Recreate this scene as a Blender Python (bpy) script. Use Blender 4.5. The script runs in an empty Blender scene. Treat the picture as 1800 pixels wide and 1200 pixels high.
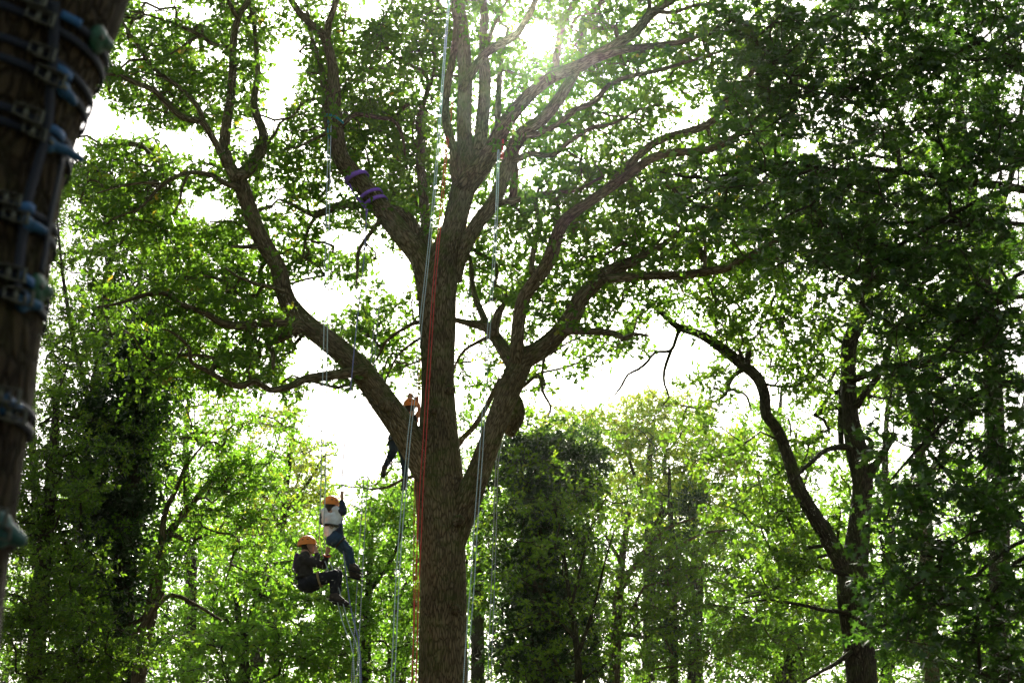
import bpy, bmesh, math, random
import numpy as np
from mathutils import Vector, Matrix, Quaternion

# ------------------------------------------------------------------ camera, sky, sun, exposure
SC = bpy.context.scene
COL = SC.collection
PITCH = math.radians(18.0)
FPX = 2500.0                                   # focal length in photograph pixels (50 mm on 36 mm, 1800 px)
CAM = np.array([0.0, 0.0, 1.6])
FWD = np.array([0, math.cos(PITCH), math.sin(PITCH)])
UPV = np.array([0, -math.sin(PITCH), math.cos(PITCH)])
RGT = np.array([1.0, 0, 0])

cd = bpy.data.cameras.new('camera'); cam = bpy.data.objects.new('camera', cd); COL.objects.link(cam)
cam.location = CAM; cam.rotation_euler = (math.radians(90) + PITCH, 0, 0)
cd.lens = 50; cd.sensor_width = 36; cd.clip_start = 0.1; cd.clip_end = 3000
cd.dof.use_dof = True; cd.dof.focus_distance = 23.3; cd.dof.aperture_fstop = 2.2; cd.dof.aperture_blades = 9
SC.camera = cam

SUN_U, SUN_V = 947, 67
sd = FWD + RGT * (SUN_U - 900) / FPX + UPV * (600 - SUN_V) / FPX
sd = sd / np.linalg.norm(sd)
SUN_EL = math.asin(sd[2]); SUN_AZ = math.atan2(sd[0], sd[1])

W = bpy.data.worlds.new('World'); SC.world = W; W.use_nodes = True
wn, wl = W.node_tree.nodes, W.node_tree.links
wn.clear()
wout = wn.new('ShaderNodeOutputWorld')
sky = wn.new('ShaderNodeTexSky'); sky.sky_type = 'NISHITA'; sky.sun_disc = False
sky.sun_elevation = SUN_EL; sky.sun_rotation = SUN_AZ
sky.air_density = 1.0; sky.dust_density = 4.0; sky.ozone_density = 1.0
bg = wn.new('ShaderNodeBackground'); bg.inputs['Strength'].default_value = 0.068
# thin bright veil of high cloud: the sky loses most of its blue, as in the photograph
hsv = wn.new('ShaderNodeHueSaturation'); hsv.inputs['Saturation'].default_value = 0.42
wl.new(sky.outputs[0], hsv.inputs['Color']); wl.new(hsv.outputs[0], bg.inputs['Color'])
# the sun's own disc, seen through the leaves
geo = wn.new('ShaderNodeNewGeometry')
dot = wn.new('ShaderNodeVectorMath'); dot.operation = 'DOT_PRODUCT'
nrm = wn.new('ShaderNodeTexCoord')
wl.new(nrm.outputs['Generated'], dot.inputs[0]); dot.inputs[1].default_value = tuple(sd)
mr = wn.new('ShaderNodeMapRange'); mr.interpolation_type = 'SMOOTHSTEP'
mr.inputs['From Min'].default_value = math.cos(math.radians(0.75)); mr.inputs['From Max'].default_value = math.cos(math.radians(0.35))
mr.inputs['To Min'].default_value = 0; mr.inputs['To Max'].default_value = 60.0
wl.new(dot.outputs['Value'], mr.inputs['Value'])
bg2 = wn.new('ShaderNodeBackground'); bg2.inputs['Color'].default_value = (1, 0.95, 0.85, 1)
wl.new(mr.outputs[0], bg2.inputs['Strength'])
addw = wn.new('ShaderNodeAddShader')
wl.new(bg.outputs[0], addw.inputs[0]); wl.new(bg2.outputs[0], addw.inputs[1]); wl.new(addw.outputs[0], wout.inputs['Surface'])

sl = bpy.data.lights.new('sun', 'SUN'); so = bpy.data.objects.new('sun', sl); COL.objects.link(so)
sl.energy = 5.0; sl.angle = math.radians(0.53); sl.color = (1.0, 0.94, 0.82)
so.rotation_euler = Vector(sd).to_track_quat('Z', 'Y').to_euler(); so.location = (3, 60, 40)

SC.view_settings.view_transform = 'Standard'; SC.view_settings.look = 'None'
SC.view_settings.gamma = 1.0; SC.view_settings.use_curve_mapping = False
SC.view_settings.exposure = 1.6
SC.render.engine = 'CYCLES'
SC.cycles.use_denoising = True
SC.cycles.max_bounces = 8; SC.cycles.diffuse_bounces = 5; SC.cycles.glossy_bounces = 2
SC.cycles.transmission_bounces = 6; SC.cycles.transparent_max_bounces = 8
SC.cycles.sample_clamp_indirect = 6.0
SC.cycles.caustics_reflective = False; SC.cycles.caustics_refractive = False

# ------------------------------------------------------------------ helpers
rng = np.random.default_rng(11)
def P(u, v, Y):
    d = FWD + RGT * (u - 900.0) / FPX + UPV * (600.0 - v) / FPX
    return CAM + d * (Y / d[1])
def mpp(v, Y):                                  # metres that one photograph pixel spans there
    d1 = math.cos(PITCH) - math.sin(PITCH) * (600.0 - v) / FPX
    return (Y / d1) / FPX
def proj(p):
    q = np.asarray(p) - CAM
    z = q @ FWD
    return 900 + FPX * (q @ RGT) / z, 600 - FPX * (q @ UPV) / z
def unit(a):
    return a / np.maximum(np.linalg.norm(a, axis=-1, keepdims=True), 1e-9)

def tag(o, label, cat, group=None, kind=None):
    if label: o['label'] = label
    if cat: o['category'] = cat
    if group: o['group'] = group
    if kind: o['kind'] = kind
    return o
def empty(name, loc, label=None, cat=None, group=None):
    o = bpy.data.objects.new(name, None); COL.objects.link(o); o.location = tuple(loc); o.empty_display_size = 0.2
    return tag(o, label, cat, group)
def link(name, me, mat, parent=None):
    """the mesh is in world coordinates; it is moved under its parent"""
    o = bpy.data.objects.new(name, me); COL.objects.link(o)
    if mat is not None and not me.materials: me.materials.append(mat)
    if parent is not None:
        o.parent = parent; o.matrix_parent_inverse = Matrix.Translation(-parent.matrix_basis.translation) if True else None
        o.matrix_parent_inverse = parent.matrix_basis.inverted()
    return o
def mesh_np(name, V, faces_flat, nper, smooth=True, attrs=None, mats=None):
    """V (n,3); faces_flat int array; nper verts per face"""
    V = np.ascontiguousarray(V, dtype=np.float32); F = np.ascontiguousarray(faces_flat, dtype=np.int32).ravel()
    nf = len(F) // nper
    me = bpy.data.meshes.new(name)
    me.vertices.add(len(V)); me.vertices.foreach_set('co', V.ravel())
    me.loops.add(len(F)); me.loops.foreach_set('vertex_index', F)
    me.polygons.add(nf); me.polygons.foreach_set('loop_start', np.arange(0, nf * nper, nper, dtype=np.int32))
    if smooth: me.polygons.foreach_set('use_smooth', np.ones(nf, dtype=bool))
    for k, (typ, arr) in (attrs or {}).items():
        a = me.attributes.new(k, typ, 'POINT')
        a.data.foreach_set('vector' if typ == 'FLOAT_VECTOR' else 'value', np.ascontiguousarray(arr, dtype=np.float32).ravel())
    me.update(calc_edges=True); me.validate()
    return me

# ------------------------------------------------------------------ materials
def new_mat(name):
    m = bpy.data.materials.new(name); m.use_nodes = True
    n, l = m.node_tree.nodes, m.node_tree.links
    n.clear(); out = n.new('ShaderNodeOutputMaterial')
    return m, n, l, out
def ramp(n, stops):
    r = n.new('ShaderNodeValToRGB'); e = r.color_ramp.elements
    while len(e) < len(stops): e.new(0.5)
    for k, (p, c) in enumerate(stops): e[k].position = p; e[k].color = (*c, 1)
    return r
def leaf_mat(name, stops, trans=(3.05, 3.15, 1.1), tfac=0.6, rough=0.45, spec=0.35):
    m, n, l, out = new_mat(name)
    at = n.new('ShaderNodeAttribute'); at.attribute_name = 'rnd'
    r = ramp(n, stops); l.new(at.outputs['Fac'], r.inputs[0])
    p = n.new('ShaderNodeBsdfPrincipled'); p.inputs['Roughness'].default_value = rough
    p.inputs['Specular IOR Level'].default_value = spec
    l.new(r.outputs[0], p.inputs['Base Color'])
    mu = n.new('ShaderNodeVectorMath'); mu.operation = 'MULTIPLY'; mu.inputs[1].default_value = trans
    l.new(r.outputs[0], mu.inputs[0])
    t = n.new('ShaderNodeBsdfTranslucent'); l.new(mu.outputs[0], t.inputs['Color'])
    mx = n.new('ShaderNodeMixShader'); mx.inputs[0].default_value = tfac
    l.new(p.outputs[0], mx.inputs[1]); l.new(t.outputs[0], mx.inputs[2]); l.new(mx.outputs[0], out.inputs['Surface'])
    return m
def bark_mat(name, dark, light, moss=(0.065, 0.095, 0.016), moss_amt=0.5, scale=22.0, depth=0.03, stretch=0.16):
    m, n, l, out = new_mat(name)
    at = n.new('ShaderNodeAttribute'); at.attribute_name = 'bark'
    mp = n.new('ShaderNodeMapping'); mp.inputs['Scale'].default_value = (1, 1, stretch)
    l.new(at.outputs['Vector'], mp.inputs['Vector'])
    n0 = n.new('ShaderNodeTexNoise'); n0.inputs['Scale'].default_value = 9; n0.inputs['Detail'].default_value = 3
    l.new(mp.outputs[0], n0.inputs['Vector'])
    av = n.new('ShaderNodeVectorMath'); av.operation = 'MULTIPLY_ADD'; av.inputs[1].default_value = (0.09, 0.09, 0.09)
    l.new(n0.outputs['Color'], av.inputs[0]); l.new(mp.outputs[0], av.inputs[2])
    vo = n.new('ShaderNodeTexVoronoi'); vo.feature = 'DISTANCE_TO_EDGE'; vo.inputs['Scale'].default_value = scale
    l.new(av.outputs[0], vo.inputs['Vector'])
    cr = n.new('ShaderNodeMapRange'); cr.inputs['From Max'].default_value = 0.2; l.new(vo.outputs['Distance'], cr.inputs['Value'])
    n1 = n.new('ShaderNodeTexNoise'); n1.inputs['Scale'].default_value = 60; n1.inputs['Detail'].default_value = 6; n1.inputs['Roughness'].default_value = 0.65
    l.new(mp.outputs[0], n1.inputs['Vector'])
    hm = n.new('ShaderNodeMath'); hm.operation = 'MULTIPLY_ADD'; hm.inputs[1].default_value = 0.55
    l.new(n1.outputs[0], hm.inputs[0]); l.new(cr.outputs[0], hm.inputs[2])
    bp = n.new('ShaderNodeBump'); bp.inputs['Strength'].default_value = 0.9; bp.inputs['Distance'].default_value = depth
    l.new(hm.outputs[0], bp.inputs['Height'])
    mixc = n.new('ShaderNodeMix'); mixc.data_type = 'RGBA'
    mixc.inputs['A'].default_value = (*dark, 1); mixc.inputs['B'].default_value = (*light, 1)
    hs = n.new('ShaderNodeMath'); hs.operation = 'MULTIPLY'; hs.inputs[1].default_value = 0.72
    l.new(hm.outputs[0], hs.inputs[0]); l.new(hs.outputs[0], mixc.inputs['Factor'])
    # lichen, algae and moss in patches, thicker on the upper side of leaning wood
    nb = n.new('ShaderNodeTexNoise'); nb.inputs['Scale'].default_value = 3.2; nb.inputs['Detail'].default_value = 7; nb.inputs['Roughness'].default_value = 0.68
    l.new(at.outputs['Vector'], nb.inputs['Vector'])
    gm = n.new('ShaderNodeNewGeometry'); sx = n.new('ShaderNodeSeparateXYZ'); l.new(gm.outputs['Normal'], sx.inputs[0])
    ma = n.new('ShaderNodeMath'); ma.operation = 'MULTIPLY_ADD'; ma.inputs[1].default_value = 0.22
    l.new(sx.outputs['Z'], ma.inputs[0]); l.new(nb.outputs[0], ma.inputs[2])
    mm = n.new('ShaderNodeMapRange'); mm.inputs['From Min'].default_value = 0.46; mm.inputs['From Max'].default_value = 0.70; mm.inputs['To Max'].default_value = moss_amt
    l.new(ma.outputs[0], mm.inputs['Value'])
    mix2 = n.new('ShaderNodeMix'); mix2.data_type = 'RGBA'; mix2.inputs['B'].default_value = (*moss, 1)
    l.new(mm.outputs[0], mix2.inputs['Factor']); l.new(mixc.outputs['Result'], mix2.inputs['A'])
    nl = n.new('ShaderNodeTexNoise'); nl.inputs['Scale'].default_value = 7; nl.inputs['Detail'].default_value = 5
    l.new(at.outputs['Vector'], nl.inputs['Vector'])
    ml = n.new('ShaderNodeMapRange'); ml.inputs['From Min'].default_value = 0.6; ml.inputs['From Max'].default_value = 0.75; ml.inputs['To Max'].default_value = 0.45
    l.new(nl.outputs[0], ml.inputs['Value'])
    mix3 = n.new('ShaderNodeMix'); mix3.data_type = 'RGBA'; mix3.inputs['B'].default_value = (light[0] * 1.25, light[1] * 1.4, light[2] * 1.35, 1)
    l.new(ml.outputs[0], mix3.inputs['Factor']); l.new(mix2.outputs['Result'], mix3.inputs['A'])
    p = n.new('ShaderNodeBsdfPrincipled'); p.inputs['Roughness'].default_value = 0.9; p.inputs['Specular IOR Level'].default_value = 0.15
    big = n.new('ShaderNodeTexNoise'); big.inputs['Scale'].default_value = 1.6; big.inputs['Detail'].default_value = 4; l.new(at.outputs['Vector'], big.inputs['Vector'])
    br = n.new('ShaderNodeMapRange'); br.inputs['From Min'].default_value = 0.3; br.inputs['From Max'].default_value = 0.7; br.inputs['To Min'].default_value = 0.6; br.inputs['To Max'].default_value = 1.25; l.new(big.outputs[0], br.inputs['Value'])
    sc_ = n.new('ShaderNodeVectorMath'); sc_.operation = 'SCALE'; l.new(mix3.outputs['Result'], sc_.inputs[0]); l.new(br.outputs[0], sc_.inputs['Scale']); l.new(sc_.outputs[0], p.inputs['Base Color'])
    l.new(bp.outputs[0], p.inputs['Normal']); l.new(p.outputs[0], out.inputs['Surface'])
    return m
def plain_mat(name, col, rough=0.7, metal=0.0, var=0.25, scale=40.0, bump=0.0, spec=0.4, weave=False):
    m, n, l, out = new_mat(name)
    tc = n.new('ShaderNodeTexCoord')
    nz = n.new('ShaderNodeTexNoise'); nz.inputs['Scale'].default_value = scale; nz.inputs['Detail'].default_value = 4
    l.new(tc.outputs['Object'], nz.inputs['Vector'])
    r = ramp(n, [(0.3, tuple(c * (1 - var) for c in col)), (0.7, tuple(min(1, c * (1 + var)) for c in col))]); l.new(nz.outputs[0], r.inputs[0])
    p = n.new('ShaderNodeBsdfPrincipled'); p.inputs['Roughness'].default_value = rough; p.inputs['Metallic'].default_value = metal
    p.inputs['Specular IOR Level'].default_value = spec
    l.new(r.outputs[0], p.inputs['Base Color'])
    if bump:
        b = n.new('ShaderNodeBump'); b.inputs['Strength'].default_value = bump; b.inputs['Distance'].default_value = 0.01
        l.new(nz.outputs[0], b.inputs['Height']); l.new(b.outputs[0], p.inputs['Normal'])
    l.new(p.outputs[0], out.inputs['Surface'])
    return m
def rope_mat(name, c1, c2, pitch=0.03):
    m, n, l, out = new_mat(name)
    at = n.new('ShaderNodeAttribute'); at.attribute_name = 'bark'
    wv = n.new('ShaderNodeTexWave'); wv.wave_type = 'BANDS'; wv.bands_direction = 'Z'; wv.inputs['Scale'].default_value = 0.3 / pitch
    wv.inputs['Distortion'].default_value = 1.5; l.new(at.outputs['Vector'], wv.inputs['Vector'])
    r = ramp(n, [(0.42, c1), (0.58, c2)]); l.new(wv.outputs[0], r.inputs[0])
    p = n.new('ShaderNodeBsdfPrincipled'); p.inputs['Roughness'].default_value = 0.7
    l.new(r.outputs[0], p.inputs['Base Color']); l.new(p.outputs[0], out.inputs['Surface'])
    return m

M = {}
M['oak_leaf'] = leaf_mat('oak_leaf', [(0, (0.035, 0.075, 0.012)), (0.55, (0.06, 0.115, 0.018)), (0.9, (0.10, 0.145, 0.02)), (1, (0.18, 0.12, 0.03))])
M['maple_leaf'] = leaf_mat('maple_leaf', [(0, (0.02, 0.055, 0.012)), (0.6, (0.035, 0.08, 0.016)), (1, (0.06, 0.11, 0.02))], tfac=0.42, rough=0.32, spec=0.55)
M['light_leaf'] = leaf_mat('light_leaf', [(0, (0.05, 0.115, 0.018)), (0.6, (0.085, 0.165, 0.025)), (1, (0.15, 0.18, 0.03))])
M['yellow_leaf'] = leaf_mat('yellow_leaf', [(0, (0.08, 0.13, 0.02)), (0.55, (0.125, 0.16, 0.028)), (1, (0.21, 0.165, 0.035))])
M['mid_leaf'] = leaf_mat('mid_leaf', [(0, (0.035, 0.075, 0.012)), (0.6, (0.065, 0.115, 0.018)), (1, (0.12, 0.15, 0.025))])
M['ivy_leaf'] = leaf_mat('ivy_leaf', [(0, (0.012, 0.032, 0.009)), (0.7, (0.02, 0.048, 0.012)), (1, (0.04, 0.07, 0.016))], tfac=0.25, rough=0.3, spec=0.5)
M['oak_bark'] = bark_mat('oak_bark', (0.030, 0.021, 0.011), (0.27, 0.205, 0.11), moss_amt=0.8, scale=36)
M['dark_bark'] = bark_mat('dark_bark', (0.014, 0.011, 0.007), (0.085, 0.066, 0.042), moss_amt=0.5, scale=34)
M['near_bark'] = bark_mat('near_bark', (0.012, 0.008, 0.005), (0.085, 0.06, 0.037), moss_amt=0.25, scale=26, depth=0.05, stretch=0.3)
M['brown_bark'] = bark_mat('brown_bark', (0.05, 0.032, 0.02), (0.2, 0.14, 0.09), moss_amt=0.3)
M['twig'] = plain_mat('twig_bark', (0.06, 0.048, 0.034), rough=0.9, var=0.4, scale=6, spec=0.15)

# ------------------------------------------------------------------ wood: tapered tubes with seamless bark coordinates
class Wood:
    def __init__(s): s.V = []; s.F = []; s.B = []; s.n = 0
    def tube(s, pts, rad, sides=8, wob=0.0, cap=True):
        pts = np.asarray(pts, float); rad = np.asarray(rad, float); k = len(pts)
        if k < 2: return
        t = np.gradient(pts, axis=0); t = unit(t)
        ref = np.array([0.0, 0.3, 1.0]) if abs(t[0][2]) < 0.8 else np.array([1.0, 0.2, 0.0])
        nx = np.zeros((k, 3)); a = np.cross(t[0], ref); a /= np.linalg.norm(a)
        for i in range(k):
            a = a - t[i] * (a @ t[i]); a /= max(np.linalg.norm(a), 1e-9); nx[i] = a
        ny = np.cross(t, nx)
        th = np.arange(sides) * 2 * math.pi / sides
        c, sn = np.cos(th), np.sin(th)
        L = np.concatenate([[0], np.cumsum(np.linalg.norm(np.diff(pts, axis=0), axis=1))])
        r = rad[:, None] * np.ones((1, sides))
        if wob:
            ph = rng.uniform(0, 6.28, 8)
            w = (np.sin(2 * th[None] + L[:, None] * 1.3 + ph[0]) * 0.5 + np.sin(3 * th[None] - L[:, None] * 2.1 + ph[1]) * 0.4
                 + np.sin(5 * th[None] + L[:, None] * 0.7 + ph[2]) * 0.35 + np.sin(L[:, None] * 4.3 + th[None] + ph[3]) * 0.4 + np.sin(7 * th[None] + 0.4 * L[:, None] + ph[4]) * 0.25)
            r = r * (1 + wob * w)
        V = pts[:, None] + (nx[:, None] * c[None, :, None] + ny[:, None] * sn[None, :, None]) * r[..., None]
        rm = float(rad.mean()); off = rng.uniform(0, 50)
        B = np.stack([np.broadcast_to(c * rm, (k, sides)), np.broadcast_to(sn * rm, (k, sides)), np.broadcast_to((L + off)[:, None], (k, sides))], -1)
        i = np.arange(k - 1)[:, None]; j = np.arange(sides)[None]; jn = (j + 1) % sides
        Fq = np.stack([i * sides + j, i * sides + jn, (i + 1) * sides + jn, (i + 1) * sides + j], -1).reshape(-1, 4) + s.n
        s.V.append(V.reshape(-1, 3)); s.B.append(B.reshape(-1, 3)); s.F.append(Fq); s.n += k * sides
        if cap:
            for e, kk in ((0, 0), (1, k - 1)):
                s.V.append(pts[kk][None]); s.B.append(np.array([[0, 0, L[kk] + off]]))
                base = s.n - k * sides - e + kk * sides
                ring = base + np.arange(sides)
                cc = np.full(sides, s.n)
                nxt = np.roll(ring, -1)
                q = np.stack([cc, nxt, ring, ring], -1) if e == 0 else np.stack([cc, ring, nxt, nxt], -1)
                s.T = getattr(s, 'T', []); s.T.append(q[:, :3]); s.n += 1
    def mesh(s, name):
        V = np.concatenate(s.V); B = np.concatenate(s.B); Q = np.concatenate(s.F)
        T = np.concatenate(s.T) if getattr(s, 'T', None) else np.zeros((0, 3), int)
        me = bpy.data.meshes.new(name)
        me.vertices.add(len(V)); me.vertices.foreach_set('co', np.ascontiguousarray(V, np.float32).ravel())
        lv = np.concatenate([Q.ravel(), T.ravel()]).astype(np.int32)
        me.loops.add(len(lv)); me.loops.foreach_set('vertex_index', lv)
        nf = len(Q) + len(T); me.polygons.add(nf)
        me.polygons.foreach_set('loop_start', np.concatenate([np.arange(len(Q)) * 4, len(Q) * 4 + np.arange(len(T)) * 3]).astype(np.int32))
        me.polygons.foreach_set('use_smooth', np.ones(nf, bool))
        a = me.attributes.new('bark', 'FLOAT_VECTOR', 'POINT'); a.data.foreach_set('vector', np.ascontiguousarray(B, np.float32).ravel())
        me.update(calc_edges=True); me.validate()
        return me

def spline(ctrl, step):
    """Catmull-Rom through (x,y,z,r) rows, resampled about every step metres"""
    c = np.asarray(ctrl, float)
    if len(c) == 2: c = np.array([c[0], (c[0] + c[1]) / 2, c[1]])
    e = np.vstack([2 * c[0] - c[1], c, 2 * c[-1] - c[-2]])
    out = []
    for i in range(1, len(e) - 2):
        d = np.linalg.norm(e[i + 1, :3] - e[i, :3]); m = max(2, int(math.ceil(d / step)))
        t = np.linspace(0, 1, m, endpoint=False)[:, None]
        p0, p1, p2, p3 = e[i - 1], e[i], e[i + 1], e[i + 2]
        out.append(0.5 * ((2 * p1) + (-p0 + p2) * t + (2 * p0 - 5 * p1 + 4 * p2 - p3) * t ** 2 + (-p0 + 3 * p1 - 3 * p2 + p3) * t ** 3))
    out.append(c[-1][None]); r = np.vstack(out)
    r[:, 3] = np.clip(r[:, 3], c[:, 3].min() * 0.9, c[:, 3].max() * 1.05)
    return r
def trace(s, Y0, Y1):
    """'u,v,w; ...' in photograph pixels -> (x,y,z,r) at distances Y0..Y1"""
    q = [[float(x) for x in p.split(',')] for p in s.strip().strip(';').split(';')]
    n = len(q); out = []
    for i, (u, v, w) in enumerate(q):
        Y = Y0 + (Y1 - Y0) * i / max(1, n - 1)
        out.append([*P(u, v, Y), 0.5 * w * mpp(v, Y)])
    return np.array(out)

# ------------------------------------------------------------------ leaves
def leaf_template(kind):
    if kind == 'oak':       # lobed blade folded along the midrib
        h = [(0.0, 0.0), (0.30, 0.20), (0.45, 0.13), (0.68, 0.29), (1.0, 0.0)]
        V = [(x, y, 0.10 * y) for x, y in h] + [(x, -y, 0.10 * y) for x, y in h[1:-1]]
        T = [(0, 1, 2), (0, 2, 4), (2, 3, 4), (0, 6, 5), (0, 4, 6), (6, 4, 7)]
    elif kind == 'maple':   # five pointed lobes
        ang = [0, 24, 48, 74, 100, 140]; rad = [1.0, 0.5, 0.86, 0.42, 0.66, 0.34]
        pts = [(0.0, 0.0)] + [(r * math.cos(math.radians(a)), r * math.sin(math.radians(a))) for a, r in zip(ang, rad)]
        V = [(x * 0.6 + 0.25, y * 0.6, -0.10 * abs(y) + 0.04 * x) for x, y in pts] + [(x * 0.6 + 0.25, -y * 0.6, -0.10 * abs(y) + 0.04 * x) for x, y in pts[2:]]
        T = [(0, 1, 2), (0, 2, 3), (0, 3, 4), (0, 4, 5), (0, 5, 6), (0, 7, 1), (0, 8, 7), (0, 9, 8), (0, 10, 9), (0, 11, 10)]
    else:                   # small oval blade
        V = [(0, 0, 0), (0.45, 0.27, 0.05), (1, 0, 0), (0.45, -0.27, 0.05)]
        T = [(0, 1, 2), (0, 2, 3)]
    return np.array(V, float), np.array(T, int)
TEMPL = {k: leaf_template(k) for k in ('oak', 'maple', 'oval')}

GAPS = []     # open patches between the clumps of foliage: (u, v, ru, rv, strength)
def gap_keep(pts, gaps):
    if not gaps: return np.ones(len(pts), bool)
    u, v = proj(pts); keep = np.ones(len(pts), bool)
    for (a, b, ra, rb, s) in gaps:
        d = ((u - a) / ra) ** 2 + ((v - b) / rb) ** 2
        keep &= ~(rng.uniform(0, 1, len(pts)) < s * np.clip(1.75 - d * 1.1, 0, 1))
    return keep

def leaf_mesh(name, pos, axis, nor, size, kind, rnd):
    V, T = TEMPL[kind]
    a = unit(axis); n_ = unit(nor - a * np.sum(nor * a, -1, keepdims=True)); b = np.cross(n_, a)
    s = size[:, None, None]
    W_ = pos[:, None] + s * (a[:, None] * V[None, :, 0:1] + b[:, None] * V[None, :, 1:2] + n_[:, None] * V[None, :, 2:3])
    N, k = len(pos), len(V)
    F_ = (T[None] + (np.arange(N) * k)[:, None, None]).reshape(-1, 3)
    return mesh_np(name, W_.reshape(-1, 3), F_, 3, smooth=False, attrs={'rnd': ('FLOAT', np.repeat(rnd, k))})

class Tree:
    def __init__(s, name, base, label, cat='tree', group=None, bark='oak_bark'):
        s.root = empty(name, base, label, cat, group); s.bark = M[bark]
        s.P = []; s.R = []; s.par = []; s.paths = []; s.fixed = 0
        s.seen = []; s.clumps = []
        s.limb_objs = []
    def _nodes(s, q):
        i0 = len(s.P)
        for row in q: s.P.append(row[:3]); s.R.append(row[3]); s.par.append(-1)
        return i0
    def limb(s, spec, Y0, Y1, name='limb', step=0.14, sides=12, wob=0.06, flare=0.28, own=True, crook=0.0):
        q = trace(spec, Y0, Y1) if isinstance(spec, str) else np.asarray(spec, float)
        q = spline(q, step)
        if crook:
            L = np.linspace(0, 1, len(q))[:, None]
            ph = rng.uniform(0, 6.28, (6, 3)); fr = np.array([5, 9, 15, 23, 31, 41]) * max(0.4, len(q) * step / 5)
            amp = crook * q[:, 3:4].clip(0.02, 0.2)
            j = sum(np.sin(fr[i] * L + ph[i]) / (1 + 0.35 * i) for i in range(6))
            q[:, :3] += amp * j * np.minimum(1, L * 6)
        r = q[:, 3].copy()
        if flare:
            d = np.linspace(0, 1, len(q)) * len(q) * step
            r = r * (1 + flare * np.exp(-d / 0.28))
        w = Wood(); w.tube(q[:, :3], r, sides, wob)
        o = link(name, w.mesh(name), s.bark, s.root)
        s._nodes(q[::2] if len(q) > 6 else q)
        return o
    def fill(s, spec, gaps=None, rmin=0.35, rmax=0.6, mult=1.0, yoff=0.0, bough=1):
        """spec: (u, v, ru, rv, Y, dY, n) ellipses of foliage; clump centres are spread through that volume"""
        for (u, v, ru, rv, Y, dY, n) in spec:
            n = int(round(n * mult))
            pl = []
            for i in range(n):
                best, bd = None, -1
                for k in range(4):
                    a = rng.uniform(0, 2 * math.pi); r = math.sqrt(rng.uniform(0, 1)); q = (u + ru * r * math.cos(a), v + rv * r * math.sin(a))
                    d = min([(q[0] - z[0]) ** 2 + (q[1] - z[1]) ** 2 for z in s.seen] or [1e9])
                    if d > bd: best, bd = q, d
                s.seen.append(best); pl.append(best)
            yy = Y + rng.normal(0, 1, n).clip(-1.6, 1.6) * dY + yoff
            c = np.array([P(pl[i][0], pl[i][1], yy[i]) for i in range(n)]).reshape(-1, 3)
            c = c[c[:, 2] > 0.6]
            if gaps is not None and len(c): c = c[gap_keep(c, [(g[0], g[1], g[2] * 0.62, g[3] * 0.62, g[4]) for g in gaps])]
            for p in c:
                rr = rng.uniform(rmin, rmax); s.clumps.append((p, rr))
                if bough > 1:
                    a = rng.uniform(0, 2 * math.pi); dv = np.array([math.cos(a), math.sin(a), rng.uniform(-0.25, 0.3)])
                    for k in range(1, bough): s.clumps.append((p + dv * rr * 0.95 * k + rng.normal(0, 0.12, 3), rr * (1 - 0.14 * k)))
    def grow(s, leaf='oval', mat='mid_leaf', lsize=(0.08, 0.12), twigs=9, per=12, gaps=None, flat=0.65, up=1.0, twig_r=0.004,
             attach=True, leaf_parts=0, wig=0.11, droop=0.15, sides=5, seglen=0.45, bname='branches', cname='crown', spread=1.0, thick=1.0, draw_twigs=True):
        if not s.clumps: return
        C = np.array([c[0] for c in s.clumps]); R = np.array([c[1] for c in s.clumps])
        nfix = len(s.P)
        if attach and nfix:
            F0 = np.array(s.P)
            dmin = np.array([np.min(np.linalg.norm(F0 - c, axis=1)) for c in C]); order = np.argsort(dmin)
            cap = nfix + len(C) * 14 + 10
            A = np.zeros((cap, 3)); A[:nfix] = F0; na = nfix
            par = [-1] * nfix; load = [0.0] * nfix; paths = []
            for ci in order:
                c = C[ci]; dv = A[:na] - c; d = np.sqrt((dv ** 2).sum(1))
                d = d + 0.6 * np.maximum(0, A[:na, 2] - c[2])      # branches rise or reach out more than they hang
                j = int(np.argmin(d)); p0 = A[j].copy(); Ln = np.linalg.norm(c - p0)
                k = max(2, min(12, int(Ln / seglen) + 1)); t = np.linspace(0, 1, k + 1)[1:]
                dirv = (c - p0); side = rng.normal(0, 1, 3); side -= dirv * (side @ dirv) / max(Ln * Ln, 1e-6)
                bow = rng.uniform(-0.10, 0.16)
                pts = p0 + dirv * t[:, None] + np.outer(np.sin(t * math.pi) * wig * Ln, unit(side)) + np.outer(np.sin(t * math.pi) * bow * Ln, [0, 0, 1.0])
                pts[:-1] += rng.normal(0, 0.035 * min(Ln, 2.0), (k - 1, 3)) if k > 1 else 0
                ids = [j]
                for q in pts:
                    if na >= cap: break
                    A[na] = q; par.append(ids[-1]); load.append(0.0); ids.append(na); na += 1
                paths.append(ids); load[ids[-1]] += 1.0
            ld = np.array(load)
            for i in range(na - 1, nfix - 1, -1):
                if par[i] >= 0: ld[par[i]] += ld[i]
            rr = thick * 0.0075 * np.power(np.maximum(ld, 1), 0.44)
            w = Wood()
            for ids in paths:
                r_ = np.array([rr[i] for i in ids]);
                r_[0] = r_[1] if len(r_) > 1 else r_[0]
                if ids[0] < nfix: r_[0] = min(r_[1] * 1.35, max(s.R[ids[0]], 0.01))
                r_ = np.minimum.accumulate(r_)
                w.tube(A[ids], r_, sides, 0.0, cap=False)
            o = link(bname, w.mesh(bname), s.bark if thick >= 1 else M['twig'], s.root); o['kind'] = 'stuff'
        # twigs that radiate through each clump
        n = len(C); D = rng.normal(0, 1, (n, twigs, 3)); D[..., 2] = D[..., 2] * flat + 0.18
        D = unit(D); ln = R[:, None] * rng.uniform(0.45, 1.15, (n, twigs)) * spread
        st = np.repeat(C[:, None], twigs, 1) + D * (R[:, None] * 0.05)[..., None]
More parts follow.
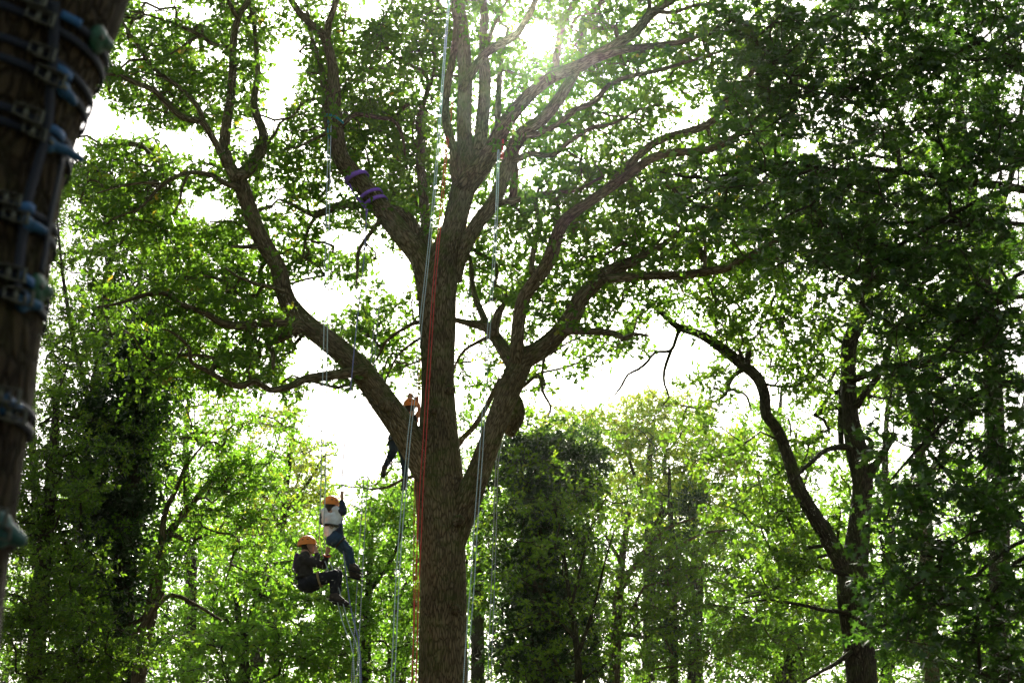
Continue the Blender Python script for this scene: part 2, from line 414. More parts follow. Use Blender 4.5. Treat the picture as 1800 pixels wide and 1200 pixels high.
        en = st + D * ln[..., None]; en[..., 2] -= droop * ln
        st, en, D, ln = st.reshape(-1, 3), en.reshape(-1, 3), D.reshape(-1, 3), ln.reshape(-1)
        k = gap_keep((st + 2 * en) / 3, [(g_[0], g_[1], g_[2] * 0.8, g_[3] * 0.8, g_[4]) for g_ in gaps] if gaps else None); st, en, D, ln = st[k], en[k], D[k], ln[k]
        m = len(st); ax = unit(en - st); h = unit(np.cross(ax, np.array([0.3, 0.2, 1.0]))); g = np.cross(ax, h)
        th = np.array([0, 2.094, 4.189])
        off = (h[:, None] * np.cos(th)[None, :, None] + g[:, None] * np.sin(th)[None, :, None])
        V = np.concatenate([st[:, None] + off * twig_r * 1.4, en[:, None] + off * twig_r * 0.5], 1).reshape(-1, 3)
        q = np.array([[0, 1, 4, 3], [1, 2, 5, 4], [2, 0, 3, 5]]); Fq = (q[None] + (np.arange(m) * 6)[:, None, None]).reshape(-1, 4)
        if attach and draw_twigs: o = link('twigs', mesh_np('twigs', V, Fq, 4), M['twig'], s.root); o['kind'] = 'stuff'
        # leaves along the outer part of each twig, a rosette at the tip
        t = np.clip(rng.beta(2.2, 1.1, (m, per)) * 1.02, 0.1, 1.02)
        pos = st[:, None] + (en - st)[:, None] * t[..., None]
        rnd3 = rng.normal(0, 1, (m, per, 3))
        axl = unit(unit(ax)[:, None] * 0.55 + unit(rnd3) * 0.9 + np.array([0, 0, -droop]))
        nor = unit(rng.normal(0, 0.62, (m, per, 3)) + np.array([0, 0, up]))
        sz = rng.uniform(lsize[0], lsize[1], (m, per))
        rv = np.clip(rng.normal(0.42, 0.16, (m, 1)) + rng.normal(0, 0.13, (m, per)), 0, 1)
        pos, axl, nor, sz, rv = pos.reshape(-1, 3), axl.reshape(-1, 3), nor.reshape(-1, 3), sz.ravel(), rv.ravel()
        pos = pos + axl * (0.12 * sz)[:, None]
        if gaps:
            kk = gap_keep(pos, [(a, b, ra * 0.62, rb * 0.62, 0.95 * s_) for (a, b, ra, rb, s_) in gaps]); pos, axl, nor, sz, rv = pos[kk], axl[kk], nor[kk], sz[kk], rv[kk]
        if leaf_parts:
            u, v = proj(pos); dist = pos[:, 1]
            ok = (u > 5) & (u < 1795) & (v > 5) & (v < 1195)
            idx = np.argsort(np.where(ok, dist / sz, 1e9))[:leaf_parts]
            V_, T_ = TEMPL[leaf]
            for b_ in range(3):
                pass
            protos = []
            for b_ in range(4):
                rv_ = [0.2, 0.4, 0.6, 0.85][b_]
                pm = mesh_np('leaf', V_, T_, 3, smooth=False, attrs={'rnd': ('FLOAT', np.full(len(V_), rv_))}); pm.materials.append(M[mat]); protos.append(pm)
            inv = s.root.matrix_basis.inverted()
            for i in idx:
                a_ = unit(axl[i]); n__ = unit(nor[i] - a_ * (nor[i] @ a_)); b__ = np.cross(n__, a_)
                mw = Matrix(((a_[0], b__[0], n__[0], pos[i][0]), (a_[1], b__[1], n__[1], pos[i][1]), (a_[2], b__[2], n__[2], pos[i][2]), (0, 0, 0, 1))) @ Matrix.Scale(sz[i], 4)
                lo = bpy.data.objects.new('leaf', protos[int(min(3, rv[i] * 4))]); COL.objects.link(lo)
                lo.parent = s.root; lo.matrix_parent_inverse = inv; lo.matrix_basis = mw
            msk = np.ones(len(pos), bool); msk[idx] = False
            pos, axl, nor, sz, rv = pos[msk], axl[msk], nor[msk], sz[msk], rv[msk]
        o = link(cname, leaf_mesh(cname, pos, axl, nor, sz, leaf, rv), M[mat], s.root); o['kind'] = 'stuff'
        s.nleaf = len(pos); s.clumps = []
        print('TREE', s.root.name, 'clumps', n, 'leaves', len(pos))

def stem_base(u, Y):
    p = P(u, 1100, Y); return (p[0], Y, 0.0)
def stem_rows(u0, v0, w0, Y):
    """continue a stem that leaves the bottom of the picture down to the ground"""
    p = P(u0, v0, Y); r = 0.5 * w0 * mpp(v0, Y)
    return [[p[0], Y, -0.15, r * 1.7], [p[0], Y, 0.35, r * 1.25], [p[0], Y, p[2] * 0.5, r * 1.06]]
def with_base(spec, Y0, Y1):
    q = trace(spec, Y0, Y1); f = [float(x) for x in spec.split(';')[0].split(',')]
    return np.vstack([stem_rows(f[0], f[1], f[2], Y0), q])

# ------------------------------------------------------------------ ground
def build_ground():
    xs = np.concatenate([-np.geomspace(300, 6, 24), np.linspace(-5, 5, 8), np.geomspace(6, 300, 24)])
    ys = np.concatenate([[-120, -60, -30, -15], np.linspace(-8, 70, 60), np.geomspace(75, 600, 16)])
    X, Yg = np.meshgrid(xs, ys); Z = 0.06 * np.sin(X * 0.9 + 1) * np.sin(Yg * 0.7) + 0.05 * np.sin(X * 0.31) * np.cos(Yg * 0.4) - 0.06
    V = np.stack([X, Yg, Z], -1).reshape(-1, 3); nx, ny = len(xs), len(ys)
    i = np.arange(ny - 1)[:, None]; j = np.arange(nx - 1)[None]
    F_ = np.stack([i * nx + j, i * nx + j + 1, (i + 1) * nx + j + 1, (i + 1) * nx + j], -1).reshape(-1, 4)
    m, n, l, out = new_mat('forest_floor'); tc = n.new('ShaderNodeTexCoord')
    a = n.new('ShaderNodeTexNoise'); a.inputs['Scale'].default_value = 0.8; a.inputs['Detail'].default_value = 9; l.new(tc.outputs['Object'], a.inputs['Vector'])
    b = n.new('ShaderNodeTexVoronoi'); b.inputs['Scale'].default_value = 14; l.new(tc.outputs['Object'], b.inputs['Vector'])
    r = ramp(n, [(0.3, (0.05, 0.035, 0.02)), (0.5, (0.085, 0.065, 0.035)), (0.65, (0.04, 0.07, 0.02))]); l.new(a.outputs[0], r.inputs[0])
    bu = n.new('ShaderNodeBump'); bu.inputs['Distance'].default_value = 0.05; l.new(b.outputs['Distance'], bu.inputs['Height'])
    p = n.new('ShaderNodeBsdfPrincipled'); p.inputs['Roughness'].default_value = 0.95
    l.new(r.outputs[0], p.inputs['Base Color']); l.new(bu.outputs[0], p.inputs['Normal']); l.new(p.outputs[0], out.inputs['Surface'])
    o = link('ground', mesh_np('ground', V, F_, 4), m); o['kind'] = 'structure'; o['label'] = 'shaded woodland floor of soil, moss and leaf litter'
build_ground()

# open patches of sky between the clumps, read off the photograph
GAPS = [(165, 205, 45, 60, 1), (130, 265, 30, 30, .9), (225, 215, 50, 20, .85), (345, 22, 48, 17, .95), (280, 12, 30, 16, .7), (215, 100, 16, 24, .7), (378, 95, 26, 12, .85),
        (505, 95, 32, 40, 1), (482, 175, 26, 75, 1), (500, 130, 32, 50, 1), (437, 235, 20, 42, .95), (320, 245, 80, 22, .9), (240, 230, 60, 16, .8), (345, 265, 40, 22, .8), (372, 372, 50, 26, 1),
        (330, 342, 30, 12, .7), (485, 350, 22, 16, .6), (640, 20, 42, 22, 1), (620, 55, 22, 16, .8), (500, 425, 26, 14, .8), (545, 500, 36, 26, .95), (605, 425, 60, 28, .75), (600, 520, 44, 28, .95), (570, 545, 40, 22, .9),
        (690, 470, 36, 34, .95), (700, 500, 28, 30, .85), (545, 622, 46, 32, 1), (520, 640, 24, 26, .9), (590, 705, 50, 26, 1), (560, 730, 34, 60, .95), (630, 745, 56, 70, 1), (650, 800, 40, 50, .95), (610, 850, 30, 60, .8),
        (700, 388, 14, 8, .8), (668, 760, 20, 50, 1), (790, 365, 6, 14, .7), (919, 302, 16, 22, 1), (947, 67, 34, 34, 1), (880, 55, 22, 16, .7), (866, 160, 8, 30, .8), (838, 150, 6, 24, .8),
        (855, 540, 16, 22, .9), (835, 560, 22, 9, .8), (1168, 590, 34, 22, 1), (1200, 615, 50, 24, 1), (1140, 650, 60, 34, .95), (1075, 680, 60, 24, 1), (1010, 700, 60, 18, .95), (1060, 640, 30, 20, .6), (985, 630, 16, 10, .8),
        (1225, 200, 36, 22, .85), (1180, 225, 24, 24, .7), (1190, 175, 22, 14, .7), (1170, 20, 26, 14, .7), (1220, 35, 26, 14, .6), (1090, 560, 26, 8, .7), (1180, 520, 14, 14, .6),
        (1550, 205, 28, 14, .9), (1505, 235, 20, 12, .7), (1530, 70, 60, 16, .55), (1405, 250, 22, 14, .8), (1340, 310, 18, 12, .8), (1300, 335, 22, 12, .5), (1640, 30, 26, 14, .5), (1255, 150, 14, 16, .6),
        (1270, 740, 22, 36, .8), (1370, 705, 30, 14, .9), (1410, 740, 50, 40, .45), (1440, 880, 40, 60, .4), (1545, 735, 26, 24, .75), (1690, 405, 40, 14, .6), (1640, 490, 30, 14, .6), (1590, 800, 44, 60, .55), (1690, 770, 44, 44, .5), (1660, 900, 34, 40, .5), (1760, 860, 34, 50, .5), (1720, 970, 40, 30, .5), (1730, 640, 30, 20, .5), (1500, 880, 30, 60, .3), (1580, 560, 22, 14, .6), (1605, 700, 30, 40, .3)]
SUNGAP = [(947, 67, 27, 27, 1)]

# ------------------------------------------------------------------ the great oak
def build_oak():
    t = Tree('oak_tree', stem_base(778, 23.0), 'tall spreading oak with moss on its forked trunk, hung with climbing ropes')
    Y = 23.0
    t.limb(with_base('778,1200,86;779,1100,84;779,1000,82;777,930,84;773,870,88;770,800,80;770,745,66;770,690,58;770,640,58;769,580,64;768,530,68;772,490,66;781,450,54;795,410,44;803,380,42;811,345,42;818,305,42;817,255,29;816,200,26;818,130,25;812,60,26;803,0,25;798,-60,22;800,-140,18;790,-230,12', Y, Y),
           0, 0, 'trunk', sides=40, wob=0.03, step=0.08, flare=0.0)
    # the two big lower limbs
    t.limb('780,900,40;760,850,50;736,802,52;712,760,50;693,731,48;668,696,46;645,664,44;618,634,41;579,601,38;540,571,36;510,538,33;498,508,30;489,469,28;465,430,29;450,400,28;435,355,27;424,325,27;414,300,24', 23.0, 21.6, sides=20, wob=0.04, flare=0.0)
    t.limb('786,1010,30;800,950,40;820,885,48;838,838,44;860,780,40;882,720,40;900,672,44;921,632,38;948,616,35;978,589,31;1005,556,31;1020,526,28;1050,496,23;1074,476,24;1110,460,20;1140,445,16;1170,427,10;1197,403,5', 23.0, 21.8, sides=20, wob=0.05, flare=0.0)
    t.limb('890,690,26;902,715,36;906,738,30;895,765,16', 23.35, 23.2, sides=14, wob=0.12)
    # purple-slung limb
    t.limb('762,520,46;748,474,44;735,446,40;705,409,37;675,372,36;650,340,34;624,309,33;600,279,31;591,240,29;588,210,27;588,165,22;585,120,18;576,81,16;562,56,14;537,34,12;513,3,11;490,-50,8;470,-120,5', 23.0, 21.6, sides=16)
    t.limb('574,70,12;578,40,11;590,4,10;604,-60,8;610,-140,5', 22.1, 21.6)
    t.limb('580,230,14;572,195,13;569,150,12;562,110,10;549,70,8;540,20,6', 22.15, 22.9)
    # upper stems
    t.limb('820,318,34;832,290,28;843,255,25;851,180,23;852,126,20;850,96,17;850,60,15;851,25,14;848,-20,12;852,-120,8', 23.0, 23.5, sides=14)
    t.limb('808,330,14;797,300,14;797,262,15;787,228,17;783,185,15;790,130,13;797,92,12;801,50,10;800,-30,8;790,-90,5', 22.9, 22.5)
    t.limb('811,160,14;824,136,15;842,108,16;862,88,16;886,74,16;908,60,14;924,36,12;936,14,11;955,-40,8;975,-100,5', 22.9, 22.4)
    t.limb('854,80,10;866,51,8;884,15,6;905,-20,4', 23.3, 23.7, own=False)
    t.limb('876,240,11;875,205,11;878,135,10;884,90,7;893,50,5', 23.4, 24.4)
    t.limb('812,335,36;834,305,38;852,282,36;868,258,32;882,228,28;908,192,24;938,160,22;968,137,22;1010,119,21;1055,99,18;1100,87,14;1160,80,12;1208,71,9;1260,50,6', 23.0, 21.4, sides=14)
    t.limb('1018,118,18;1050,98,20;1085,78,19;1121,51,18;1139,30,17;1166,9,15;1200,-14,12;1250,-70,8;1300,-120,5', 22.2, 21.6)
    t.limb('1138,28,8;1142,5,7;1136,-30,5', 21.9, 21.9)
    t.limb('1150,20,8;1185,22,7;1220,10,6;1255,8,4', 21.8, 21.4)
    t.limb('975,138,12;979,95,12;988,50,11;1003,14,9;1030,-30,7;1050,-90,5', 22.4, 22.9)
    t.limb('1020,60,9;1035,30,8;1055,5,7;1080,-30,5', 22.5, 23)
    # limb below it that reaches right
    t.limb('794,490,30;806,458,26;822,424,25;840,391,25;867,355,24;888,306,24;898,272,25;914,240,24;935,222,23;956,208,22;980,178,21;1001,144,19;1016,120,14', 23.1, 22.4, sides=14)
    t.limb('900,360,12;903,330,14;906,300,12;904,275,8', 23.2, 22.9)
    t.limb('920,236,10;941,237,10;980,219,10;1010,195,9;1046,177,9;1070,150,9;1106,135,8;1160,123,8;1202,111,6;1270,90,4', 22.7, 21.0)
    t.limb('898,284,12;911,279,11;935,270,10;971,273,9;1001,249,9;1040,225,8;1075,218,6;1130,190,4', 22.8, 21.6)
    t.limb('862,362,12;890,354,11;915,351,10;965,338,8;1010,335,6;1060,310,4', 22.9, 22)
    # limb forks on the lower right limb
    t.limb('903,668,28;908,640,27;909,610,25;912,565,24;921,523,24;945,487,25;967,454,25;979,415,23;998,382,20;1050,345,18;1100,310,17;1160,272,15;1249,262,14;1320,220,11;1380,160,8;1420,120,5', 22.7, 19.6, sides=14)
    t.limb('1070,332,15;1110,285,14;1160,246,14;1242,220,13;1277,178,12;1309,142,10;1350,90,7;1380,30,5', 21.8, 20.2)
    t.limb('936,480,9;935,466,9;939,430,9;948,400,8;942,358,6;950,320,4', 22.4, 22.8)
    t.limb('1060,490,14;1080,490,15;1110,487,16;1155,484,16;1200,484,16;1250,476,15;1280,470,13;1310,453,12;1350,432,10;1400,400,7;1450,360,4', 22.1, 20.6)
    t.limb('908,650,22;894,628,24;876,601,22;858,577,20;843,571,17;825,568,12;801,562,9;780,556,7', 22.9, 23.6)
    t.limb('853,576,14;849,556,12;840,535,11;831,505,9;828,466,8;821,440,6;812,400,4', 23.2, 24)
    t.limb('868,590,16;871,570,15;876,551,15;882,540,11;884,534,6', 23.0, 22.7)
    t.limb('862,590,6;846,598,6;816,616,5;801,640,4;795,660,3', 23.2, 23.6)
    t.limb('985,580,14;1005,580,15;1030,582,13;1055,583,13;1080,586,11;1098,595,9;1113,587,7;1140,590,4', 22.3, 21.4)
    t.limb('918,680,6;947,660,5;955,690,5;968,715,4;962,735,2', 22.6, 22.0)
    # forks of the lower left limb
    t.limb('420,318,22;402,288,20;394,258,20;399,210,17;406,165,15;409,114,14;411,69,13;420,27,12;436,2,10;450,-50,8;455,-120,5', 21.6, 21.9)
    t.limb('419,32,8;404,8,7;390,-40,5', 21.8, 21.4)
    t.limb('416,314,22;432,302,22;450,282,20;462,250,18;461,228,16;448,195,14;447,168,13;453,135,10;451,90,9;447,45,8;440,0,6;446,-60,4', 21.6, 22.3)
    t.limb('398,290,13;390,272,12;372,240,12;354,214,12;324,208,12;294,183,11;270,159,10;234,144,9;210,133,7;180,130,4', 21.6, 20.6)
    t.limb('358,218,9;352,196,9;339,177,9;315,153,8;270,120,7;240,78,6;216,39,4;200,10,3', 21.4, 22)
    t.limb('403,84,6;375,78,7;354,64,7;321,48,6;270,30,4;230,20,3', 21.8, 21.2)
    t.limb('354,64,5;336,70,5;321,82,4;300,95,3', 21.6, 21.2)
    t.limb('420,330,10;393,321,9;372,308,9;336,303,8;306,312,7;282,327,7;258,354,5;235,375,3', 21.6, 20.8)
    t.limb('286,325,6;255,321,5;210,328,4;170,340,3', 21.1, 20.7)
    t.limb('332,304,5;320,330,5;316,355,4;305,375,3', 21.2, 20.9)
    t.limb('470,252,5;486,231,5;492,216,4;510,207,4;520,200,2', 21.9, 21.6)
    t.limb('450,433,9;430,434,7;408,433,5', 21.7, 21.2)
    t.limb('500,512,8;470,502,7;450,499,7;432,492,6;414,484,5;395,470,3', 21.8, 21.4)
    t.limb('530,585,22;518,575,22;504,586,19;488,597,15;471,598,12;476,612,9;480,625,8;480,649,5', 22.0, 21.6)
    t.limb('528,570,14;505,566,15;480,568,15;447,569,15;420,573,15;390,568,14;366,553,12;336,541,10;312,532,10;294,517,10;258,517,8;213,532,6;170,540,4', 22.0, 20.4)
    t.limb('640,650,20;612,655,19;570,661,17;534,667,15;510,679,13;474,685,11;450,670,12;420,679,12;396,670,10;360,649,8;336,637,7;333,612,6;306,586,5;285,578,3', 22.3, 20.4)
    # limb behind the purple-slung one
    t.limb('757,480,26;745,445,26;731,410,24;722,388,20;706,373,17;690,367,15;660,362,14;624,361,13;597,361,14;567,373,14;552,377,12;540,373,9;519,362,7;490,350,4', 23.3, 22.6)
    t.limb('752,470,18;750,430,18;747,380,17;743,330,17;738,285,16;742,245,14;736,215,12;745,180,9;753,150,8;745,128,8;719,114,7;687,93,7;672,69,6;675,36,5;690,5,3', 23.4, 24.2)
    t.limb('756,150,6;765,110,5;760,60,4;770,0,3', 24, 24.4)
    t.limb('600,222,8;612,210,8;627,201,8;666,207,8;693,213,7;708,243,6;712,275,3', 22.2, 23)
    t.limb('580,232,6;549,246,5;525,258,4;500,262,2', 22, 21.6)
    t.limb('560,376,6;545,395,6;540,410,5;534,442,4;530,460,2', 22.8, 22.5)
    t.limb('668,385,6;655,405,7;640,425,7;630,442,7;628,470,6;627,499,4', 22.6, 22.3)
    t.limb('745,565,7;728,568,7;705,580,6;678,601,6;666,625,4;655,640,3', 23.3, 23.9)
    t.limb('748,590,5;729,600,5;699,625,4;681,661,4;672,680,2', 23.3, 24)
    t.limb('735,835,6;708,842,5;684,855,5;648,859,3;625,850,2', 23.3, 23.8)
    t.limb('800,790,9;815,768,9;828,756,9;849,726,9;867,690,9;880,665,9', 23.5, 23.3)
    # dead stubs and cut knots
    for (u, v, Yk, r, lab) in ((681, 711, 22.35, 0.085, 'pale round pruning scar on the mossy lower limb'), (763, 721, 22.66, 0.045, None), (791, 684, 22.72, 0.06, None), (806, 915, 22.62, 0.07, None), (800, 1070, 22.63, 0.06, None)):
        p = P(u, v, Yk); d = unit(CAM - p + np.array([0, 0, 0.5])); w = Wood()
        q = np.array([p + d * k for k in (-0.12, -0.03, 0.02, 0.045, 0.03, 0.012)])
        w.tube(q, [r * 1.6, r * 1.35, r * 1.15, r * 0.9, r * 0.6, r * 0.25], 14, 0.06)
        o = link('knot', w.mesh('knot'), t.bark, t.root)
        if lab: o['label'] = lab
    # crown
    F = [(300, 60, 150, 80, 21.8, .8, 46), (250, 160, 110, 70, 21.4, .7, 38), (330, 150, 70, 60, 22, .6, 16), (420, 60, 90, 80, 22, .7, 24), (200, 280, 70, 50, 21.0, .5, 15), (290, 320, 110, 60, 21.2, .6, 26),
         (170, 130, 30, 60, 20.8, .5, 9), (560, 150, 60, 110, 22.2, .8, 44), (540, 270, 60, 60, 22.0, .6, 20), (520, 340, 70, 40, 22.3, .6, 14), (560, 400, 110, 40, 22.6, .6, 18), (640, 120, 90, 90, 23.0, .9, 56), (670, 240, 80, 90, 23.5, .9, 64), (700, 330, 70, 60, 24, .9, 40),
         (730, 60, 90, 80, 23.6, 1.0, 56), (790, 160, 60, 150, 24.5, .6, 22), (900, 60, 90, 80, 24, 1.0, 26), (950, 170, 80, 90, 24, 1.0, 44), (1040, 50, 110, 70, 23, 1.1, 34), (1090, 150, 120, 90, 22.6, 1.0, 64), (1000, 270, 100, 60, 22.8, .9, 34), (1080, 330, 120, 80, 22, 1.0, 56),
         (900, 370, 70, 60, 23.6, .8, 20), (900, 460, 60, 70, 23.8, .8, 22), (1040, 430, 90, 60, 22.6, .9, 22), (1170, 360, 110, 100, 21.4, 1.0, 46), (1180, 500, 110, 60, 21.8, .8, 30), (1080, 560, 80, 50, 22.2, .7, 22), (960, 540, 70, 60, 23.4, .7, 16),
         (1250, 120, 110, 110, 21.2, 1.0, 46), (1280, 280, 110, 90, 20.6, .9, 40), (1300, 420, 90, 60, 20.8, .8, 26), (1060, 630, 90, 30, 22, .7, 10), (960, 640, 50, 40, 22.6, .6, 8),
         (470, 420, 90, 50, 22.4, .8, 18), (410, 480, 80, 50, 21.8, .7, 18), (540, 460, 70, 30, 22.8, .6, 9), (400, 560, 90, 50, 21.6, .7, 26), (300, 520, 70, 40, 20.9, .6, 14), (440, 640, 90, 50, 21.6, .7, 26), (360, 640, 70, 40, 21, .6, 14), (540, 680, 80, 24, 22.2, .5, 9), (480, 600, 60, 40, 21.8, .6, 11),
         (660, 560, 70, 50, 24.2, .6, 16), (690, 620, 50, 50, 24.2, .6, 12), (600, 600, 50, 50, 23.4, .7, 9), (640, 470, 60, 50, 23.6, .6, 9), (850, 640, 50, 50, 24, .6, 9), (840, 500, 40, 60, 24.4, .6, 8), (690, 790, 26, 30, 23.9, .3, 4), (600, 680, 50, 24, 22.7, .5, 6), (650, 850, 40, 20, 23.9, .3, 3),
         (500, -70, 330, 60, 22, 1.5, 50), (900, -90, 350, 70, 23, 1.5, 50), (1250, -60, 150, 60, 21.5, 1, 24), (300, -60, 160, 50, 21.5, 1, 20)]
    t.fill(F, GAPS + SUNGAP, 0.45, 0.85, mult=0.7, yoff=0.7)
    t.fill([(620, 250, 470, 300, 22.6, 1.2, 150), (1050, 250, 330, 330, 22.6, 1.3, 80), (300, 230, 190, 230, 21.6, 0.9, 80), (420, 560, 260, 130, 22.0, 0.9, 40)], GAPS + SUNGAP, 0.45, 0.85, yoff=0.7)
    cl = []
    for (p, r) in t.clumps:
        u, v = proj(p)
        if 740 < u < 905 and 100 < v < 720 and p[1] < 24.0: p = P(u, v, 24.0 + rng.uniform(0, 0.6))
        elif rng.uniform() < 0.55 and p[1] < 22.9: p = P(u, v, p[1] + rng.uniform(0.5, 1.1))
        cl.append((p, r))
    t.clumps = cl
    t.grow('oak', 'oak_leaf', (0.075, 0.15), twigs=9, per=10, gaps=GAPS + SUNGAP, flat=0.6, up=0.8, thick=1.25, wig=0.13)
    return t
OAK = build_oak()

# ------------------------------------------------------------------ forked tree at the right
def build_forked():
    t = Tree('forked_tree', stem_base(1516, 25.0), 'dark tree with a sinuous left fork and short stub branches, beside the maple', bark='dark_bark')
    t.limb(with_base('1516,1200,54;1508,1120,53;1500,1060,54;1499,1010,52;1506,960,44;1513,900,38;1517,850,37;1509,800,40;1502,770,34;1494,720,28;1491,650,26;1494,600,27;1511,560,26;1523,535,24;1527,470,18;1530,420,13;1515,340,9;1500,270,6', 25, 25),
           0, 0, 'trunk', sides=20, wob=0.035)
    t.limb('1502,1030,30;1478,984,30;1440,921,27;1405,860,24;1384,800,22;1368,757,20;1347,727,20;1344,695,20;1331,663,20;1302,638,20;1267,610,18;1231,588,15;1192,574,12;1167,553,10;1145,535,7;1120,515,5', 25, 23.6, sides=14, wob=0.07)
    t.limb('1312,640,10;1316,620,10;1317,603,8', 24.1, 24.0)
    t.limb('1307,632,6;1298,612,6;1308,602,5;1324,595,4', 24.0, 23.9)
    t.limb('1194,580,8;1190,590,6;1179,616,6;1152,619,5;1138,636,5;1122,649,5;1104,658,4;1090,682,4;1077,697,2', 23.7, 23.2)
    t.limb('1180,614,5;1168,650,5;1168,675,4;1176,697,3;1165,712,2', 23.6, 23.4)
    t.limb('1306,650,7;1290,660,7;1281,676,6;1274,695,5;1250,708,4;1227,717,4;1185,709,2', 24.1, 23.6)
    t.limb('1282,684,4;1300,688,4;1313,697,4;1320,720,3', 24, 23.8)
    t.limb('1479,790,9;1477,740,9;1479,680,8;1484,640,6', 25.2, 25.3)
    t.limb('1495,785,12;1470,786,10;1448,793,9;1430,809,8;1409,827,7;1390,850,4', 24.9, 24.2)
    t.limb('1496,668,12;1520,660,11;1548,649,11;1580,642,12;1605,638,13;1651,628,13;1690,619,12;1702,617,9', 24.9, 23.8)
    t.limb('1505,715,12;1520,690,11;1544,660,11;1560,625,10;1570,590,8;1600,540,6;1630,480,4', 24.9, 24.3)
    t.limb('1526,835,16;1544,808,14;1556,790,12;1568,772,10;1574,760,6', 24.9, 24.7)
    t.limb('1520,800,12;1532,780,11;1524,770,8;1510,766,6', 25.1, 25.4)
    t.limb('1492,1010,9;1455,1000,8;1415,985,7;1370,970,6;1345,955,4', 24.8, 24.2)
    t.limb('1430,990,5;1400,1005,5;1375,1026,5;1345,1042,4;1310,1050,3', 24.6, 24)
    t.limb('1490,1075,8;1450,1072,7;1415,1064,6;1350,1054,5;1300,1060,3', 24.8, 24.1)
    t.limb('1497,1145,8;1470,1165,7;1448,1177,6;1410,1198,4', 24.8, 24.3)
    F = [(1340, 520, 110, 60, 24, .8, 30), (1420, 600, 90, 80, 24.6, .9, 30), (1330, 590, 80, 50, 24, .6, 14), (1420, 700, 60, 80, 25.4, .8, 18), (1250, 690, 50, 60, 24.0, .5, 9), (1390, 800, 90, 60, 25.6, .8, 18), (1450, 900, 70, 90, 25.8, .8, 20),
         (1500, 420, 120, 100, 25.5, 1.0, 40), (1600, 560, 100, 90, 25.4, 1, 30), (1560, 680, 80, 70, 25.6, .8, 14), (1400, 420, 100, 70, 24.6, .9, 26), (1550, 300, 140, 90, 26, 1, 34), (1380, 1000, 90, 70, 24.6, .6, 20), (1650, 420, 110, 100, 25.5, 1, 30), (1400, 330, 100, 70, 25, .9, 20), (1450, 130, 200, 90, 27, 1.2, 30),
         (1240, 780, 40, 40, 24.4, .5, 5), (1350, 880, 70, 60, 25.4, .6, 12)]
    t.fill(F, GAPS, 0.36, 0.62)
    cl = []
    for (p, r) in t.clumps:                      # the stems stay clear of leaves on this side
        u, v = proj(p)
        if (1450 < u < 1560 and v > 570) or (1290 < u < 1500 and abs(v - (640 + (u - 1302) * 1.75)) < 90): p = P(u, v, max(p[1], 26.0))
        cl.append((p, r))
    t.clumps = cl
    t.grow('oak', 'mid_leaf', (0.085, 0.13), twigs=9, per=10, gaps=GAPS, flat=0.6, up=0.8, thick=1.15)
build_forked()

